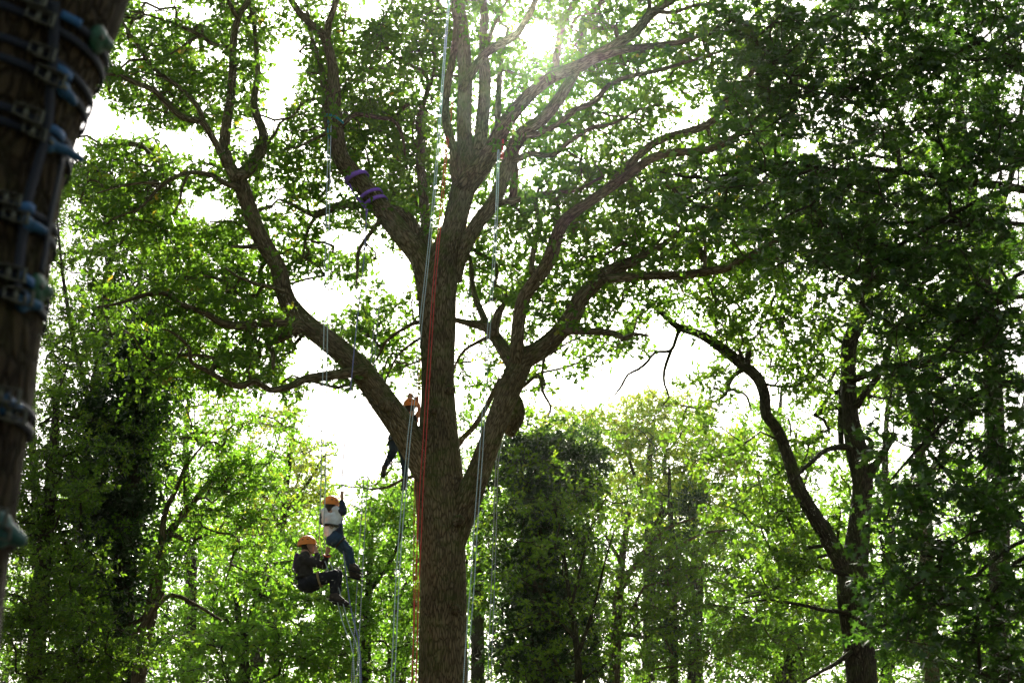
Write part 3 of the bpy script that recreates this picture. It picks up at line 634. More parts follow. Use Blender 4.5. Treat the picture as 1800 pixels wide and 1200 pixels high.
# ------------------------------------------------------------------ near maple that reaches in from the right
def build_maple():
    b = P(2080, 900, 15.0)
    t = Tree('maple_tree', (b[0], 15.0, 0), 'shaded maple whose long drooping leafy branches hang in front of the forked tree', bark='dark_bark')
    t.limb(with_base('2080,1150,110;2075,900,100;2060,600,90;2040,300,75;2010,50,60;1980,-200,40', 15, 15.5), 0, 0, 'trunk', sides=16, wob=0.05)
    for sp, a, b_ in (('2035,260,26;1900,180,18;1800,128,15;1729,78,13;1658,46,11;1605,28,9;1569,5,7;1530,-30,4', 15, 14.2), ('1712,72,9;1704,82,9;1622,114,9;1551,135,8;1498,160,7;1455,165,5;1400,150,3', 14.6, 13.8),
                      ('2050,420,28;1900,370,18;1800,334,15;1694,317,13;1622,306,11;1516,295,9;1455,299,8;1391,285,7;1338,295,6;1231,313,5;1160,302,3', 15, 13.6),
                      ('1790,330,9;1743,342,8;1686,370,8;1605,416,7;1540,455,6;1480,490,4', 14.4, 13.4), ('2050,470,20;1900,410,13;1800,395,9;1694,388,8;1622,391,7;1530,392,5;1440,391,3', 15, 13.8),
                      ('2060,600,22;1900,510,12;1800,478,9;1755,528,8;1700,548,7;1622,560,6;1560,590,4', 15, 13.6), ('2062,620,20;1900,540,12;1800,521,9;1740,540,8;1690,590,6;1640,640,4', 14.8, 13.2),
                      ('2070,860,30;1900,960,18;1800,925,15;1760,905,14;1725,890,11;1680,850,7;1640,800,4', 14.8, 13.4), ('2075,900,24;1900,930,12;1800,950,8;1745,985,7;1695,1030,6;1640,1060,4', 14.6, 12.8),
                      ('2075,960,24;1900,960,12;1800,980,8;1760,1020,7;1720,1080,6;1712,1130,4', 14.6, 12.9), ('2078,1000,30;1900,1060,17;1800,1080,14;1750,1060,11;1700,1050,6;1640,1075,4', 14.8, 13.4),
                      ('2065,720,26;1900,690,16;1800,670,11;1720,690,9;1640,760,7;1560,850,4', 14.8, 12.8), ('2010,50,20;1900,0,14;1750,-30,10;1600,-60,6', 15, 14.4)):
        t.limb(sp, a, b_, sides=8, step=0.18)
    F = [(1700, 60, 130, 80, 14.4, .6, 42), (1500, 60, 150, 70, 14, .6, 42), (1340, 60, 100, 60, 14, .5, 18), (1600, 180, 180, 60, 14.2, .6, 40), (1380, 180, 110, 70, 13.9, .6, 26), (1740, 250, 80, 70, 14.2, .6, 26), (1500, 320, 180, 50, 13.9, .6, 40), (1270, 330, 110, 40, 13.6, .4, 14),
         (1700, 420, 110, 70, 14, .6, 34), (1530, 440, 120, 60, 13.7, .6, 28), (1400, 420, 70, 50, 13.8, .4, 9), (1720, 560, 90, 70, 13.8, .5, 28), (1590, 530, 80, 50, 13.6, .5, 14), (1720, 690, 90, 60, 13.5, .6, 20), (1600, 780, 90, 60, 13.1, .5, 16), (1740, 800, 70, 70, 13.6, .5, 15),
         (1700, 900, 110, 60, 13.3, .5, 20), (1590, 880, 60, 50, 13, .4, 10), (1640, 990, 100, 50, 13, .5, 18), (1740, 1040, 70, 60, 13.3, .5, 14), (1600, 1090, 70, 60, 13, .4, 12), (1720, 1140, 70, 50, 13.2, .4, 10), (1760, 1180, 60, 60, 13.4, .4, 7), (1580, 680, 60, 40, 13.4, .4, 9), (1540, 1000, 30, 60, 12.9, .3, 5),
         (1650, -60, 200, 50, 14.4, .6, 24), (1880, 300, 60, 350, 14.6, .6, 40), (1880, 900, 60, 300, 14.2, .6, 24)]
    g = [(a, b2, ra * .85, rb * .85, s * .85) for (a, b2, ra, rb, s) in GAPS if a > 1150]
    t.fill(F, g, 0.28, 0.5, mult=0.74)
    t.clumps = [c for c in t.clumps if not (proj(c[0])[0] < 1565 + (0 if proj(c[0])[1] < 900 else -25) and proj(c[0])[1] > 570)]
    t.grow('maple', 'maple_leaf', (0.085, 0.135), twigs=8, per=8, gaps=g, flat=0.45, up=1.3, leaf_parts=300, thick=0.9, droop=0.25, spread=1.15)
build_maple()

# ------------------------------------------------------------------ woodland behind
def wood_tree(name, label, u, Y, spec, F, mat='mid_leaf', bark='dark_bark', leaf='oval', ls=(0.10, 0.15), limbs=(), r=(0.5, 0.95), tw=9, per=12, gaps=True, mult=1.5, **kw):
    t = Tree(name, stem_base(u, Y), label, 'tree' if 'tree' in name else 'shrub', bark=bark)
    t.limb(with_base(spec, Y, Y + 0.3), 0, 0, 'trunk', sides=10, step=0.3)
    for L in limbs: t.limb(L, Y, Y + rng.uniform(-.8, .8), sides=7, step=0.25)
    g = GAPS if gaps else None
    t.fill(F, g, r[0] * 0.8, r[1] * 0.8, mult=mult * 0.46, bough=3)
    t.grow(leaf, mat, (ls[0] * 0.85, ls[1] * 0.85), twigs=tw, per=per, gaps=g, flat=0.42, up=0.8, draw_twigs=Y < 40, **kw)
    return t
def ivy_tree(name, label, u, Y, spec, cols, seed_n, F=(), **kw):
    t = Tree(name, stem_base(u, Y), label, 'tree', bark='dark_bark')
    t.limb(with_base(spec, Y, Y), 0, 0, 'trunk', sides=12, step=0.3)
    for (u0, v0, u1, v1, w0, w1, n) in cols:
        k = rng.uniform(0, 1, n); a = rng.uniform(0, 2 * math.pi, n)
        for i in range(n):
            uu = u0 + (u1 - u0) * k[i]; vv = v0 + (v1 - v0) * k[i]; ww = (w0 + (w1 - w0) * k[i]) * mpp(vv, Y)
            ww *= 0.8 + 0.32 * math.sin(vv * 0.045 + u) + 0.22 * math.sin(vv * 0.11 + 2 * a[i])
            rr = ww * math.sqrt(rng.uniform(0.05, 1)) * (1.0 + (0.8 if rng.uniform() < 0.16 else 0))
            c = P(uu, vv, Y) + np.array([math.cos(a[i]) * rr, math.sin(a[i]) * rr, 0])
            t.clumps.append((c, rng.uniform(0.3, 0.78)))
    t.grow('oval', 'ivy_leaf', (0.09, 0.13), twigs=9, per=12, flat=0.7, up=0.5, cname='ivy', draw_twigs=False)
    if F:
        t.fill(F, GAPS, 0.5, 0.9); t.grow('oval', 'mid_leaf', (0.09, 0.13), twigs=8, per=10, gaps=GAPS, cname='crown', bname='upper_branches')
    return t

ivy_tree('ivy_clad_tree', 'dark tree wholly wrapped in ivy, narrow at its top, beside the brown-stemmed hawthorn', 215, 26, '200,1200,60;215,1000,50;235,800,40;252,620,26;256,540,12',
         [(256, 545, 250, 640, 24, 40, 34), (250, 620, 205, 760, 40, 90, 90), (215, 740, 190, 920, 95, 95, 130), (200, 900, 180, 1200, 85, 90, 120)], 0)
ivy_tree('ivy_clad_tree', 'broad dark ivy-wrapped tree standing just behind the oak trunk', 955, 31, '955,1200,50;955,1000,44;950,880,30;955,800,14',
         [(968, 775, 955, 850, 30, 34, 26), (955, 840, 945, 950, 30, 44, 60), (945, 940, 960, 1060, 46, 40, 66), (955, 1050, 960, 1200, 44, 54, 80)] + [(955 + q_[0], q_[1], 955 + q_[0] + q_[2], q_[1] + 50, 12, 20, 9) for q_ in ((-52, 800, -10), (44, 790, 12), (66, 850, 8), (-60, 880, -6), (-66, 960, 4), (62, 930, 10), (70, 1010, -8), (-58, 1050, 0), (-70, 1120, 6), (64, 1090, 6), (78, 1150, 0), (30, 775, 6), (-24, 780, -6), (-46, 765, -20), (70, 780, 20))], 0,
         F=[(985, 770, 100, 60, 31.5, 1, 24), (900, 820, 50, 70, 31, .8, 14), (1030, 880, 70, 80, 31, .8, 20), (890, 960, 40, 90, 30.5, .6, 10), (1020, 1060, 60, 100, 30.5, .6, 16)])
ivy_tree('ivy_clad_tree', 'thin far tree with dark ivy up its stem, behind the yellowing maple clump', 1180, 40, '1185,1200,16;1182,1000,13;1178,880,8;1176,820,4',
         [(1180, 930, 1182, 1150, 22, 34, 60), (1225, 870, 1215, 900, 14, 14, 10)], 0, F=[(1180, 800, 90, 90, 41, 1.2, 22)])

wood_tree('birch_tree', 'pale-leaved birch with many fine upright branches behind the strapped trunk', 150, 33, '130,1200,26;140,900,22;165,700,18;190,500,12;205,330,6',
          [(140, 430, 90, 110, 33, 1.2, 40), (250, 430, 110, 100, 33.5, 1.2, 44), (330, 480, 80, 80, 34, 1, 24), (130, 580, 80, 90, 33, 1.2, 34), (330, 600, 80, 70, 34.5, 1, 22), (120, 340, 40, 40, 33, .8, 9), (200, 560, 70, 70, 34, 1, 20), (380, 420, 60, 40, 34, .8, 9)],
          'mid_leaf', ls=(0.08, 0.125), per=15, limbs=['150,760,12;200,640,10;240,520,8;250,440,5;245,380,3', '160,720,12;130,600,9;110,480,6;100,380,3', '215,640,7;270,560,6;300,480,4;310,420,3'])
wood_tree('beech_tree', 'dark low leafy tree filling the space beside the strapped trunk', 90, 24, '60,1200,34;75,1000,28;90,850,22;100,700,12',
          [(90, 800, 80, 70, 24, .8, 24), (85, 920, 70, 70, 23.6, .8, 26), (90, 1040, 100, 70, 23.4, .8, 34), (170, 1140, 80, 50, 23, .8, 16), (60, 1170, 80, 50, 23, .8, 18), (110, 700, 60, 60, 25, .8, 14)], 'mid_leaf', r=(0.45, 0.8), ls=(0.065, 0.10), per=15)
wood_tree('hawthorn_tree', 'small hawthorn with twisted reddish-brown stems beside the ivy-clad tree', 245, 25, '243,1200,26;256,1120,24;268,1060,22;278,1005,22;290,950,16;320,905,14;350,870,11;380,830,8',
          [(350, 800, 90, 70, 25, .8, 22), (430, 770, 80, 60, 25.4, .8, 16), (410, 880, 90, 70, 25, .8, 22), (330, 960, 60, 60, 25, .7, 10), (330, 710, 40, 50, 26, .7, 9), (400, 980, 80, 50, 25, .7, 12)], 'light_leaf', bark='brown_bark', r=(0.4, 0.7), ls=(0.07, 0.11), tw=8, per=11,
          limbs=['283,1010,14;285,950,12;290,900,10;305,870,9;318,840,8;333,800,6;345,770,4', '282,1040,14;262,1080,10;240,1110,8;220,1125,6', '300,935,8;330,950,7;370,935,6;405,915,4', '270,1070,10;300,1045,8;340,1060,6;390,1090,4', '330,895,7;325,830,5;350,790,4;380,760,3', '275,1030,9;262,1075,8;235,1095,8;215,1100,6'])
wood_tree('yellowing_tree', 'thin tree with yellowing leaves and much sky between them, behind the two hanging climbers', 500, 39, '480,1200,20;490,1000,17;500,880,13;512,780,8;520,720,4',
          [(500, 760, 90, 50, 39, 1, 22), (480, 840, 110, 60, 39, 1.2, 34), (560, 830, 60, 60, 39, 1, 14), (520, 920, 110, 60, 39, 1.2, 32), (430, 740, 60, 40, 39, 1, 12)], 'yellow_leaf', r=(0.45, 0.8), tw=7, per=9, ls=(0.09, 0.13),
          limbs=['495,930,9;470,880,7;440,840,6;420,800,4', '498,900,8;540,850,6;570,800,4'])
wood_tree('hazel_shrub', 'bright green sunlit hazel below the seated climber', 430, 31, '430,1200,22;425,1130,16;415,1050,10;410,980,5',
          [(420, 1050, 100, 80, 31, 1.2, 24), (400, 1160, 120, 60, 30.6, 1.2, 26), (510, 1140, 90, 70, 31, 1.2, 24), (480, 1030, 80, 60, 31, 1.2, 16)], 'light_leaf', r=(0.5, 0.95), ls=(0.11, 0.17), mult=1.0, limbs=['428,1140,10;440,1080,8;470,1020,5', '426,1120,8;390,1080,6;370,1040,4'])
wood_tree('hazel_shrub', 'leafy mid-green hazel seen between the white-topped climber and the oak trunk', 640, 34, '640,1200,22;645,1100,16;650,1000,11;655,900,6',
          [(650, 930, 70, 60, 34, 1, 26), (690, 990, 60, 90, 34, 1, 32), (600, 1030, 80, 70, 34, 1, 32), (640, 1130, 110, 80, 33.6, 1, 40), (700, 870, 40, 40, 34, .8, 10), (560, 980, 60, 50, 35, 1, 16)], 'light_leaf', r=(0.5, 0.9), mult=1.0, limbs=['648,1040,8;690,980,6;710,920,4', '644,1080,8;610,1020,6;590,960,4'])
wood_tree('field_maple_tree', 'tall sunlit field maple with yellow-green leaves and two slim stems, beyond the broad ivy-wrapped tree', 1140, 46, '1140,1200,24;1142,1000,20;1140,880,14;1142,800,10;1150,740,5',
          [(1090, 760, 90, 60, 46, 1.4, 34), (1190, 770, 100, 60, 46, 1.4, 34), (1130, 850, 140, 70, 46, 1.5, 56), (1250, 850, 80, 80, 46, 1.4, 32), (1010, 770, 60, 50, 45, 1, 14), (1120, 720, 110, 24, 46, 1, 12), (1270, 770, 40, 50, 46, 1, 9)], 'yellow_leaf', r=(0.6, 1.0), ls=(0.11, 0.16),
          limbs=['1143,960,14;1168,880,11;1168,820,8;1175,760,5', '1141,900,8;1110,820,6;1095,760,4', '1142,930,9;1210,860,6;1240,800,4'])
wood_tree('hornbeam_tree', 'shaded hornbeam with a bare brown lower stem, beside the broad ivy-wrapped tree', 1080, 36, '1080,1200,20;1083,1120,19;1087,1050,17;1095,970,13;1105,900,8',
          [(1080, 950, 90, 60, 36, 1.2, 24), (1160, 1000, 110, 70, 36, 1.2, 22), (1060, 1040, 70, 60, 36, 1, 18), (1180, 1100, 100, 80, 36, 1.2, 24), (1250, 1010, 90, 80, 36, 1.2, 20), (1270, 1130, 100, 70, 36, 1.2, 24)], 'mid_leaf', bark='brown_bark', r=(0.6, 1.1), mult=1.0, limbs=['1088,1040,9;1130,970,7;1170,930,5;1220,910,4', '1092,990,8;1060,930,6;1040,880,4', '1090,1010,8;1150,985,6;1230,940,5;1290,930,3'])
wood_tree('lime_tree', 'far pale lime tree seen below the fork of the dark right-hand trunk', 1400, 44, '1390,1200,24;1392,1000,18;1395,850,10;1400,760,5',
          [(1320, 960, 90, 80, 44, 1.4, 32), (1400, 1100, 120, 80, 43, 1.4, 56), (1560, 1100, 80, 90, 44, 1.4, 34), (1340, 850, 70, 70, 44, 1.2, 16), (1430, 970, 60, 60, 44, 1.2, 16), (1330, 750, 60, 50, 44, 1, 9), (1560, 960, 50, 60, 44, 1, 12)], 'light_leaf', r=(0.6, 1.0), ls=(0.11, 0.16), limbs=['1392,1000,9;1350,900,6;1330,830,4'])
wood_tree('ash_tree', 'far ash with a pale slanting stem, half hidden behind the hanging maple sprays', 1630, 38, '1640,1200,26;1632,1050,24;1626,900,22;1618,800,20;1605,720,16;1590,640,10;1580,560,5',
          [(1680, 700, 90, 90, 38, 1.4, 24), (1600, 620, 90, 80, 38.5, 1.2, 18), (1740, 1000, 80, 90, 39, 1.4, 24), (1640, 1120, 120, 70, 39, 1.4, 40), (1740, 830, 70, 80, 39, 1.3, 20), (1750, 480, 60, 90, 39, 1.3, 18)], 'light_leaf', bark='oak_bark', r=(0.55, 0.95), ls=(0.11, 0.16), limbs=['1622,850,12;1660,790,9;1700,740,6;1740,650,4', '1608,740,9;1560,700,7;1530,640,4'])
wood_tree('lime_tree', 'far lime tree with its crown thinly leaved, beyond the hazel and the oak trunk', 800, 50, '840,1200,26;840,1000,20;845,850,12;850,740,5',
          [(840, 760, 80, 60, 50, 1.4, 18), (840, 870, 90, 80, 50, 1.4, 30), (720, 900, 70, 60, 50, 1.4, 16), (860, 1020, 90, 90, 50, 1.4, 40), (600, 900, 60, 60, 52, 1.4, 14), (400, 900, 80, 90, 52, 1.4, 26)], 'light_leaf', r=(0.6, 1.0), ls=(0.12, 0.17))

wood_tree('elder_shrub', 'loose green elder in front of the broad ivy-wrapped tree', 1010, 28, '1015,1260,16;1018,1200,14;1012,1120,11;1000,1040,8;990,960,4',
          [(900, 1100, 40, 100, 28, .7, 10), (1010, 1010, 50, 80, 28, .8, 14), (1040, 1120, 50, 80, 28, .8, 14), (940, 1180, 50, 40, 28, .7, 8), (900, 900, 30, 60, 28.5, .6, 6), (1020, 900, 50, 60, 28.5, .7, 8)], 'mid_leaf', r=(0.4, 0.75), ls=(0.08, 0.13), tw=7, per=9, mult=1.0,
          limbs=['1015,1150,8;1040,1080,6;1060,1000,4;1080,930,3', '1010,1120,7;960,1060,5;920,980,3', '1005,1060,6;1030,960,4;1050,880,2'])

# more woodland trees in depth, each its own tree
for (nm, lab, u, Y, top, wid, n, mat) in (
        ('sycamore_tree', 'tall leafy sycamore far behind the birch and the strapped trunk', 60, 48, 560, 130, 90, 'mid_leaf'),
        ('sycamore_tree', 'far sycamore behind the ivy-clad tree and the hawthorn', 330, 47, 640, 120, 80, 'light_leaf'),
        ('young_oak_tree', 'far young oak between the hawthorn and the yellowing tree', 450, 52, 800, 100, 60, 'light_leaf'),
        ('young_oak_tree', 'far young oak directly behind the leafy mid-green hazel', 690, 54, 900, 90, 56, 'mid_leaf'),
        ('sycamore_tree', 'far round-topped sycamore beyond the broad ivy-wrapped tree', 960, 50, 730, 110, 90, 'mid_leaf'),
        ('sycamore_tree', 'far sycamore rising behind the field maple with slim stems', 1220, 56, 740, 130, 90, 'light_leaf'),
        ('young_oak_tree', 'far young oak behind the sinuous fork of the dark tree', 1370, 54, 660, 110, 80, 'mid_leaf'),
        ('sycamore_tree', 'far leafy sycamore between the dark forked trunk and the pale-stemmed ash', 1560, 55, 640, 110, 84, 'light_leaf'),
        ('sycamore_tree', 'far sycamore beyond the lowest maple sprays', 1740, 50, 540, 110, 100, 'mid_leaf')):
    h = 1200 - top
    wood_tree(nm, lab, u, Y, f'{u},1200,26;{u+6},{top+h*.6:.0f},20;{u-4},{top+h*.3:.0f},12;{u+4},{top+20:.0f},5',
              [(u, top + h * .18, wid * .7, h * .18, Y, 1.6, int(n * .2)), (u, top + h * .5, wid, h * .28, Y, 1.8, int(n * .45)), (u, top + h * .85, wid * 1.05, h * .2, Y, 1.8, int(n * .35))],
              mat, r=(0.6, 1.1), ls=(0.12, 0.17), tw=9, per=11, mult=1.0,
              limbs=[f'{u},{top+h*.6:.0f},9;{u-wid*.4:.0f},{top+h*.4:.0f},6;{u-wid*.6:.0f},{top+h*.25:.0f},3', f'{u},{top+h*.55:.0f},9;{u+wid*.4:.0f},{top+h*.35:.0f},6;{u+wid*.6:.0f},{top+h*.2:.0f},3'])

wood_tree('beech_tree', 'tall dense beech added behind the forked tree to shade the maple branches', 1680, 33, '1760,1200,40;1755,900,36;1740,600,30;1700,300,22;1670,80,12',  # crown mass added here to shade the maple in front
          [(1640, 80, 220, 130, 33, 1.5, 60), (1680, 300, 180, 130, 33, 1.5, 46), (1720, 520, 120, 100, 33, 1.2, 24), (1640, -120, 260, 110, 33, 1.5, 50), (1420, 60, 120, 120, 33, 1.3, 26)], 'mid_leaf', r=(0.6, 1.0), ls=(0.11, 0.16), mult=1.0,
          limbs=['1745,640,16;1690,480,12;1620,360,9;1560,250,6;1520,150,4', '1725,450,14;1780,300,10;1800,150,6', '1700,300,12;1620,180,9;1540,80,6;1480,20,4'])

# far wood that closes the view low down: reads as one mass
def far_wood():
    pts = []
    for i in range(2300):
        u = rng.uniform(-150, 1950); Y = rng.uniform(56, 80)
        top = 850 + 50 * math.sin(u * 0.011) + 40 * math.sin(u * 0.031 + 1)
        v = rng.uniform(top, 1290); p = P(u, v, Y)
        if p[2] > 0.5: pts.append(p)
    t = Tree('far_wood', (0, 66, 0), 'distant sunlit woodland closing the view behind all the trees', 'wood', bark='dark_bark')
    t.root['kind'] = 'stuff'
    w = Wood()
    for u in np.linspace(-100, 1900, 30):
        Y = rng.uniform(58, 78); p = P(u + rng.uniform(-30, 30), 1000, Y)
        q = spline([[p[0], Y, 0, .2], [p[0] + rng.uniform(-.4, .4), Y, p[2] * .5, .16], [p[0] + rng.uniform(-.8, .8), Y, p[2] * 1.1, .06]], 0.8); w.tube(q[:, :3], q[:, 3], 6)
    o = link('trunks', w.mesh('trunks'), M['dark_bark'], t.root); o['kind'] = 'stuff'
    t.clumps = [(p, rng.uniform(0.8, 1.4)) for p in pts]
    t.grow('oval', 'light_leaf', (0.16, 0.25), twigs=7, per=10, attach=False, flat=0.7, up=0.7)
far_wood()

# the wood carried on unseen behind the viewpoint, added to keep open sky off
def add_shade_wood():
    t = Tree('unseen_shade_wood', (0, -12, 0), 'tall unseen woodland crowns added round the viewpoint to shade it', 'wood', bark='dark_bark')
    t.root['kind'] = 'stuff'; w = Wood()
    for k in range(16):
        a = math.radians(150 + 245 * k / 15.0 + rng.uniform(-5, 5)); R_ = rng.uniform(11, 17)
        x, y = R_ * math.cos(a) * 1.1, R_ * math.sin(a) + 2
        if y > 6 and abs(x) < 13: x = math.copysign(13.5, x)
        w.tube(np.array([[x, y, -.1], [x + .2, y, 5], [x - .1, y + .2, 12], [x + .3, y, 17]]), [.34, .26, .18, .06], 8)
        for j in range(60):
            p = np.array([x, y, 0]) + np.array([rng.normal(0, 2.1), rng.normal(0, 2.1), rng.uniform(3.5, 19)])
            t.clumps.append((p, rng.uniform(0.9, 1.5)))
    o = link('trunks', w.mesh('trunks'), M['dark_bark'], t.root); o['kind'] = 'stuff'
    t.grow('oval', 'mid_leaf', (0.28, 0.40), twigs=7, per=7, attach=False, flat=0.7, up=0.7)
add_shade_wood()

# ------------------------------------------------------------------ strapped trunk close by
M['webbing'] = plain_mat('navy_webbing', (0.006, 0.010, 0.026), rough=0.75, var=0.3, scale=200)
M['bluetail'] = plain_mat('blue_webbing', (0.015, 0.10, 0.28), rough=0.6, var=0.25, scale=120)
M['steel'] = plain_mat('zinc_steel', (0.13, 0.13, 0.11), rough=0.5, metal=0.75, var=0.2, scale=80)
M['holdblue'] = plain_mat('blue_resin', (0.02, 0.10, 0.24), rough=0.45, var=0.3, scale=60, bump=0.3)
M['holdgreen'] = plain_mat('green_resin', (0.01, 0.08, 0.045), rough=0.45, var=0.3, scale=60, bump=0.3)
M['holdteal'] = plain_mat('teal_resin', (0.012, 0.09, 0.085), rough=0.45, var=0.3, scale=60, bump=0.3)

NEAR = '-190,1200,344;-165,1000,338;-140,850,334;-115,700,331;-102,600,330;-89,500,329;-73,380,329;-52,270,330;-15,150,332;15,70,334;40,0,337;92,-150,336;140,-300,330'
NEARQ = None
def build_near_trunk():
    global NEARQ
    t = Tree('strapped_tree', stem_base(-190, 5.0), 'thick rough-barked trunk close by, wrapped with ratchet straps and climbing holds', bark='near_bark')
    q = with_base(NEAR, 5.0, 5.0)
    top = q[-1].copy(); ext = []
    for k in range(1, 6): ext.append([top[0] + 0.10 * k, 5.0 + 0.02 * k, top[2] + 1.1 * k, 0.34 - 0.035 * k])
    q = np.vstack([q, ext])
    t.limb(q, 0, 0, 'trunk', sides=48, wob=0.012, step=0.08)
    NEARQ = spline(q, 0.02)
    for a in (0.3, 1.9, 3.4, 4.6, 5.6):
        z0 = ext[-2][2] - rng.uniform(0, 2); b = [ext[-2][0], 5.0, z0]
        t.limb([[*b, 0.14], [b[0] + 1.2 * math.cos(a), b[1] + 1.2 * math.sin(a), z0 + 1.1, 0.09], [b[0] + 2.6 * math.cos(a), b[1] + 2.6 * math.sin(a), z0 + 2.0, 0.04]], 0, 0, sides=8, step=0.2)
    for i in range(90):
        a = rng.uniform(0, 6.283); r = 3.2 * math.sqrt(rng.uniform(0.02, 1)); z = ext[-1][2] + rng.uniform(-1.5, 2.5)
        t.clumps.append((np.array([ext[-1][0] + r * math.cos(a), 5.0 + r * math.sin(a), z]), rng.uniform(0.4, 0.7)))
    t.grow('oval', 'mid_leaf', (0.10, 0.14), twigs=8, per=10)
    return t
build_near_trunk()

def ring_at(u, v):
    """the height on the near trunk whose girth passes through pixel (u, v) on the side that faces us"""
    best = None
    for i in range(len(NEARQ)):
        c = NEARQ[i, :3]; r = NEARQ[i, 3] + 0.012
        if c[2] < 0.3 or c[2] > 8: continue
        cu, _ = proj(c); sx = float(np.clip((u - cu) * mpp(v, 5.0) / r, -0.98, 0.98))
        t = unit(NEARQ[min(i + 2, len(NEARQ) - 1), :3] - NEARQ[max(i - 2, 0), :3])
        X = unit(np.array([1.0, 0, 0]) - t * t[0]); N = np.cross(t, X)
        if N[1] > 0: N = -N
        p = c + X * r * sx + N * r * math.sqrt(1 - sx * sx)
        d = abs(proj(p)[1] - v)
        if best is None or d < best[0]: best = (d, c, r, t, X, N)
    return best[1:]
def on_ring(rg, u, out=0.0):
    c, r, t, X, N = rg
    lo, hi = -1.45, 1.45
    for _ in range(30):
        a = (lo + hi) / 2; p = c + X * r * math.sin(a) + N * r * math.cos(a)
        if proj(p)[0] < u: lo = a
        else: hi = a
    a = (lo + hi) / 2
    nrm = X * math.sin(a) + N * math.cos(a); tan = X * math.cos(a) - N * math.sin(a)
    return c + nrm * (r + out), tan, nrm, t
class Box:
    def __init__(s): s.V = []; s.F = []; s.n = 0
    def box(s, c, ax, h):
        c = np.asarray(c); k = [(-1, -1, -1), (1, -1, -1), (1, 1, -1), (-1, 1, -1), (-1, -1, 1), (1, -1, 1), (1, 1, 1), (-1, 1, 1)]
        s.V += [c + ax[0] * h[0] * a + ax[1] * h[1] * b + ax[2] * h[2] * d for a, b, d in k]
        s.F += [[i + s.n for i in f] for f in ((0, 3, 2, 1), (4, 5, 6, 7), (0, 1, 5, 4), (1, 2, 6, 5), (2, 3, 7, 6), (3, 0, 4, 7))]; s.n += 8
    def obj(s, name, mat, parent, bevel=0.0):
        me = bpy.data.meshes.new(name); me.from_pydata([tuple(v) for v in s.V], [], s.F); me.update()
        o = link(name, me, mat, parent)
        if bevel:
            b = o.modifiers.new('bevel', 'BEVEL'); b.width = bevel; b.segments = 2
        return o
def strap(u, v, buckle_u, label, tail=None):
    rg = ring_at(u, v); c, r, t, X, N = rg
    root = empty('ratchet_strap', c, label, 'strap', 'ratchet straps round the trunk')
    n = 56; th = np.linspace(0, 2 * math.pi, n, endpoint=False)
    d = X[None] * np.sin(th)[:, None] + N[None] * np.cos(th)[:, None]
    wv = 0.006 * np.sin(3 * th + u) 
    V = np.stack([c + d * (r - 0.006) + t * (wv[:, None] - 0.015), c + d * (r + 0.004) + t * (wv[:, None] - 0.015), c + d * (r + 0.004) + t * (wv[:, None] + 0.015), c + d * (r - 0.006) + t * (wv[:, None] + 0.015)], 1).reshape(-1, 3)
    i = np.arange(n)[:, None]; j = np.arange(4)[None]
    F_ = np.stack([i * 4 + j, ((i + 1) % n) * 4 + j, ((i + 1) % n) * 4 + (j + 1) % 4, i * 4 + (j + 1) % 4], -1).reshape(-1, 4)
    link('band', mesh_np('band', V, F_, 4, smooth=False), M['webbing'], root)
    p, ta, no, ax = on_ring(rg, buckle_u, 0.004); A3 = (ta, ax, no)
    b = Box()
    k_ = 0.72 + 0.2 * abs(math.sin(v * 1.7)); A3 = tuple(x * k_ for x in A3); ta, ax, no = A3
    for sgn in (-1, 1): b.box(p + ax * sgn * 0.024 + no * 0.016, A3, (0.052, 0.0022, 0.014))
    b.box(p + ta * 0.050 + no * 0.018, A3, (0.003, 0.0265, 0.006)); b.box(p - ta * 0.046 + no * 0.012, A3, (0.004, 0.0265, 0.004))
    bo = b.obj('buckle', M['steel'], root, 0.0012)
    h = Box(); tilt = unit(ta + no * rng.uniform(0.05, 0.5)) * k_; n2 = unit(np.cross(tilt, ax)) * k_; n2 = n2 if n2 @ no > 0 else -n2
    for sgn in (-1, 1): h.box(p + ax * sgn * 0.030 + tilt * 0.020 + no * 0.03, (tilt, ax, n2), (0.048, 0.0018, 0.008))
    h.box(p + tilt * 0.066 + no * 0.03, (tilt, ax, n2), (0.006, 0.032, 0.009))
    h.obj('handle', M['steel'], bo, 0.0012)
    w = Wood(); w.tube([p - ax * 0.034 + no * 0.018 + ta * 0.004, p + ax * 0.034 + no * 0.018 + ta * 0.004], [0.011, 0.011], 12); link('spool', w.mesh('spool'), M['steel'], bo)
    if tail:
        q = [on_ring(ring_at(a, b_), a, o_)[0] for a, b_, o_ in tail]
        q = spline([[*x, 0.01] for x in q], 0.02)[:, :3]; tg = unit(np.gradient(q, axis=0)); sd_ = unit(np.cross(tg, no[None])) * 0.017
        V = np.concatenate([q - sd_, q + sd_]); m = len(q); ii = np.arange(m - 1)
        F_ = np.stack([ii, ii + 1, m + ii + 1, m + ii], -1)
        o = link('tail', mesh_np('tail', V, F_, 4), M['bluetail'], root); so_ = o.modifiers.new('thick', 'SOLIDIFY'); so_.thickness = 0.003
    return root
LV = [('topmost', -18, 6, 60, ((105, 0, .01), (122, 6, .02), (134, 16, .03))), ('second', 76, 108, 74, ((95, 92, .01), (108, 98, .02), (122, 112, .012))), ('third', 186, 207, 48, ((82, 205, .01), (95, 214, .02), (108, 226, .012))),
      ('fourth', 342, 366, 14, ((28, 350, .01), (42, 352, .02), (56, 358, .012))), ('fifth', 470, 507, 16, ((30, 470, .01), (44, 479, .02), (54, 488, .015))), ('sixth', 690, 712, 2, None), ('seventh', 905, 935, -20, None)]
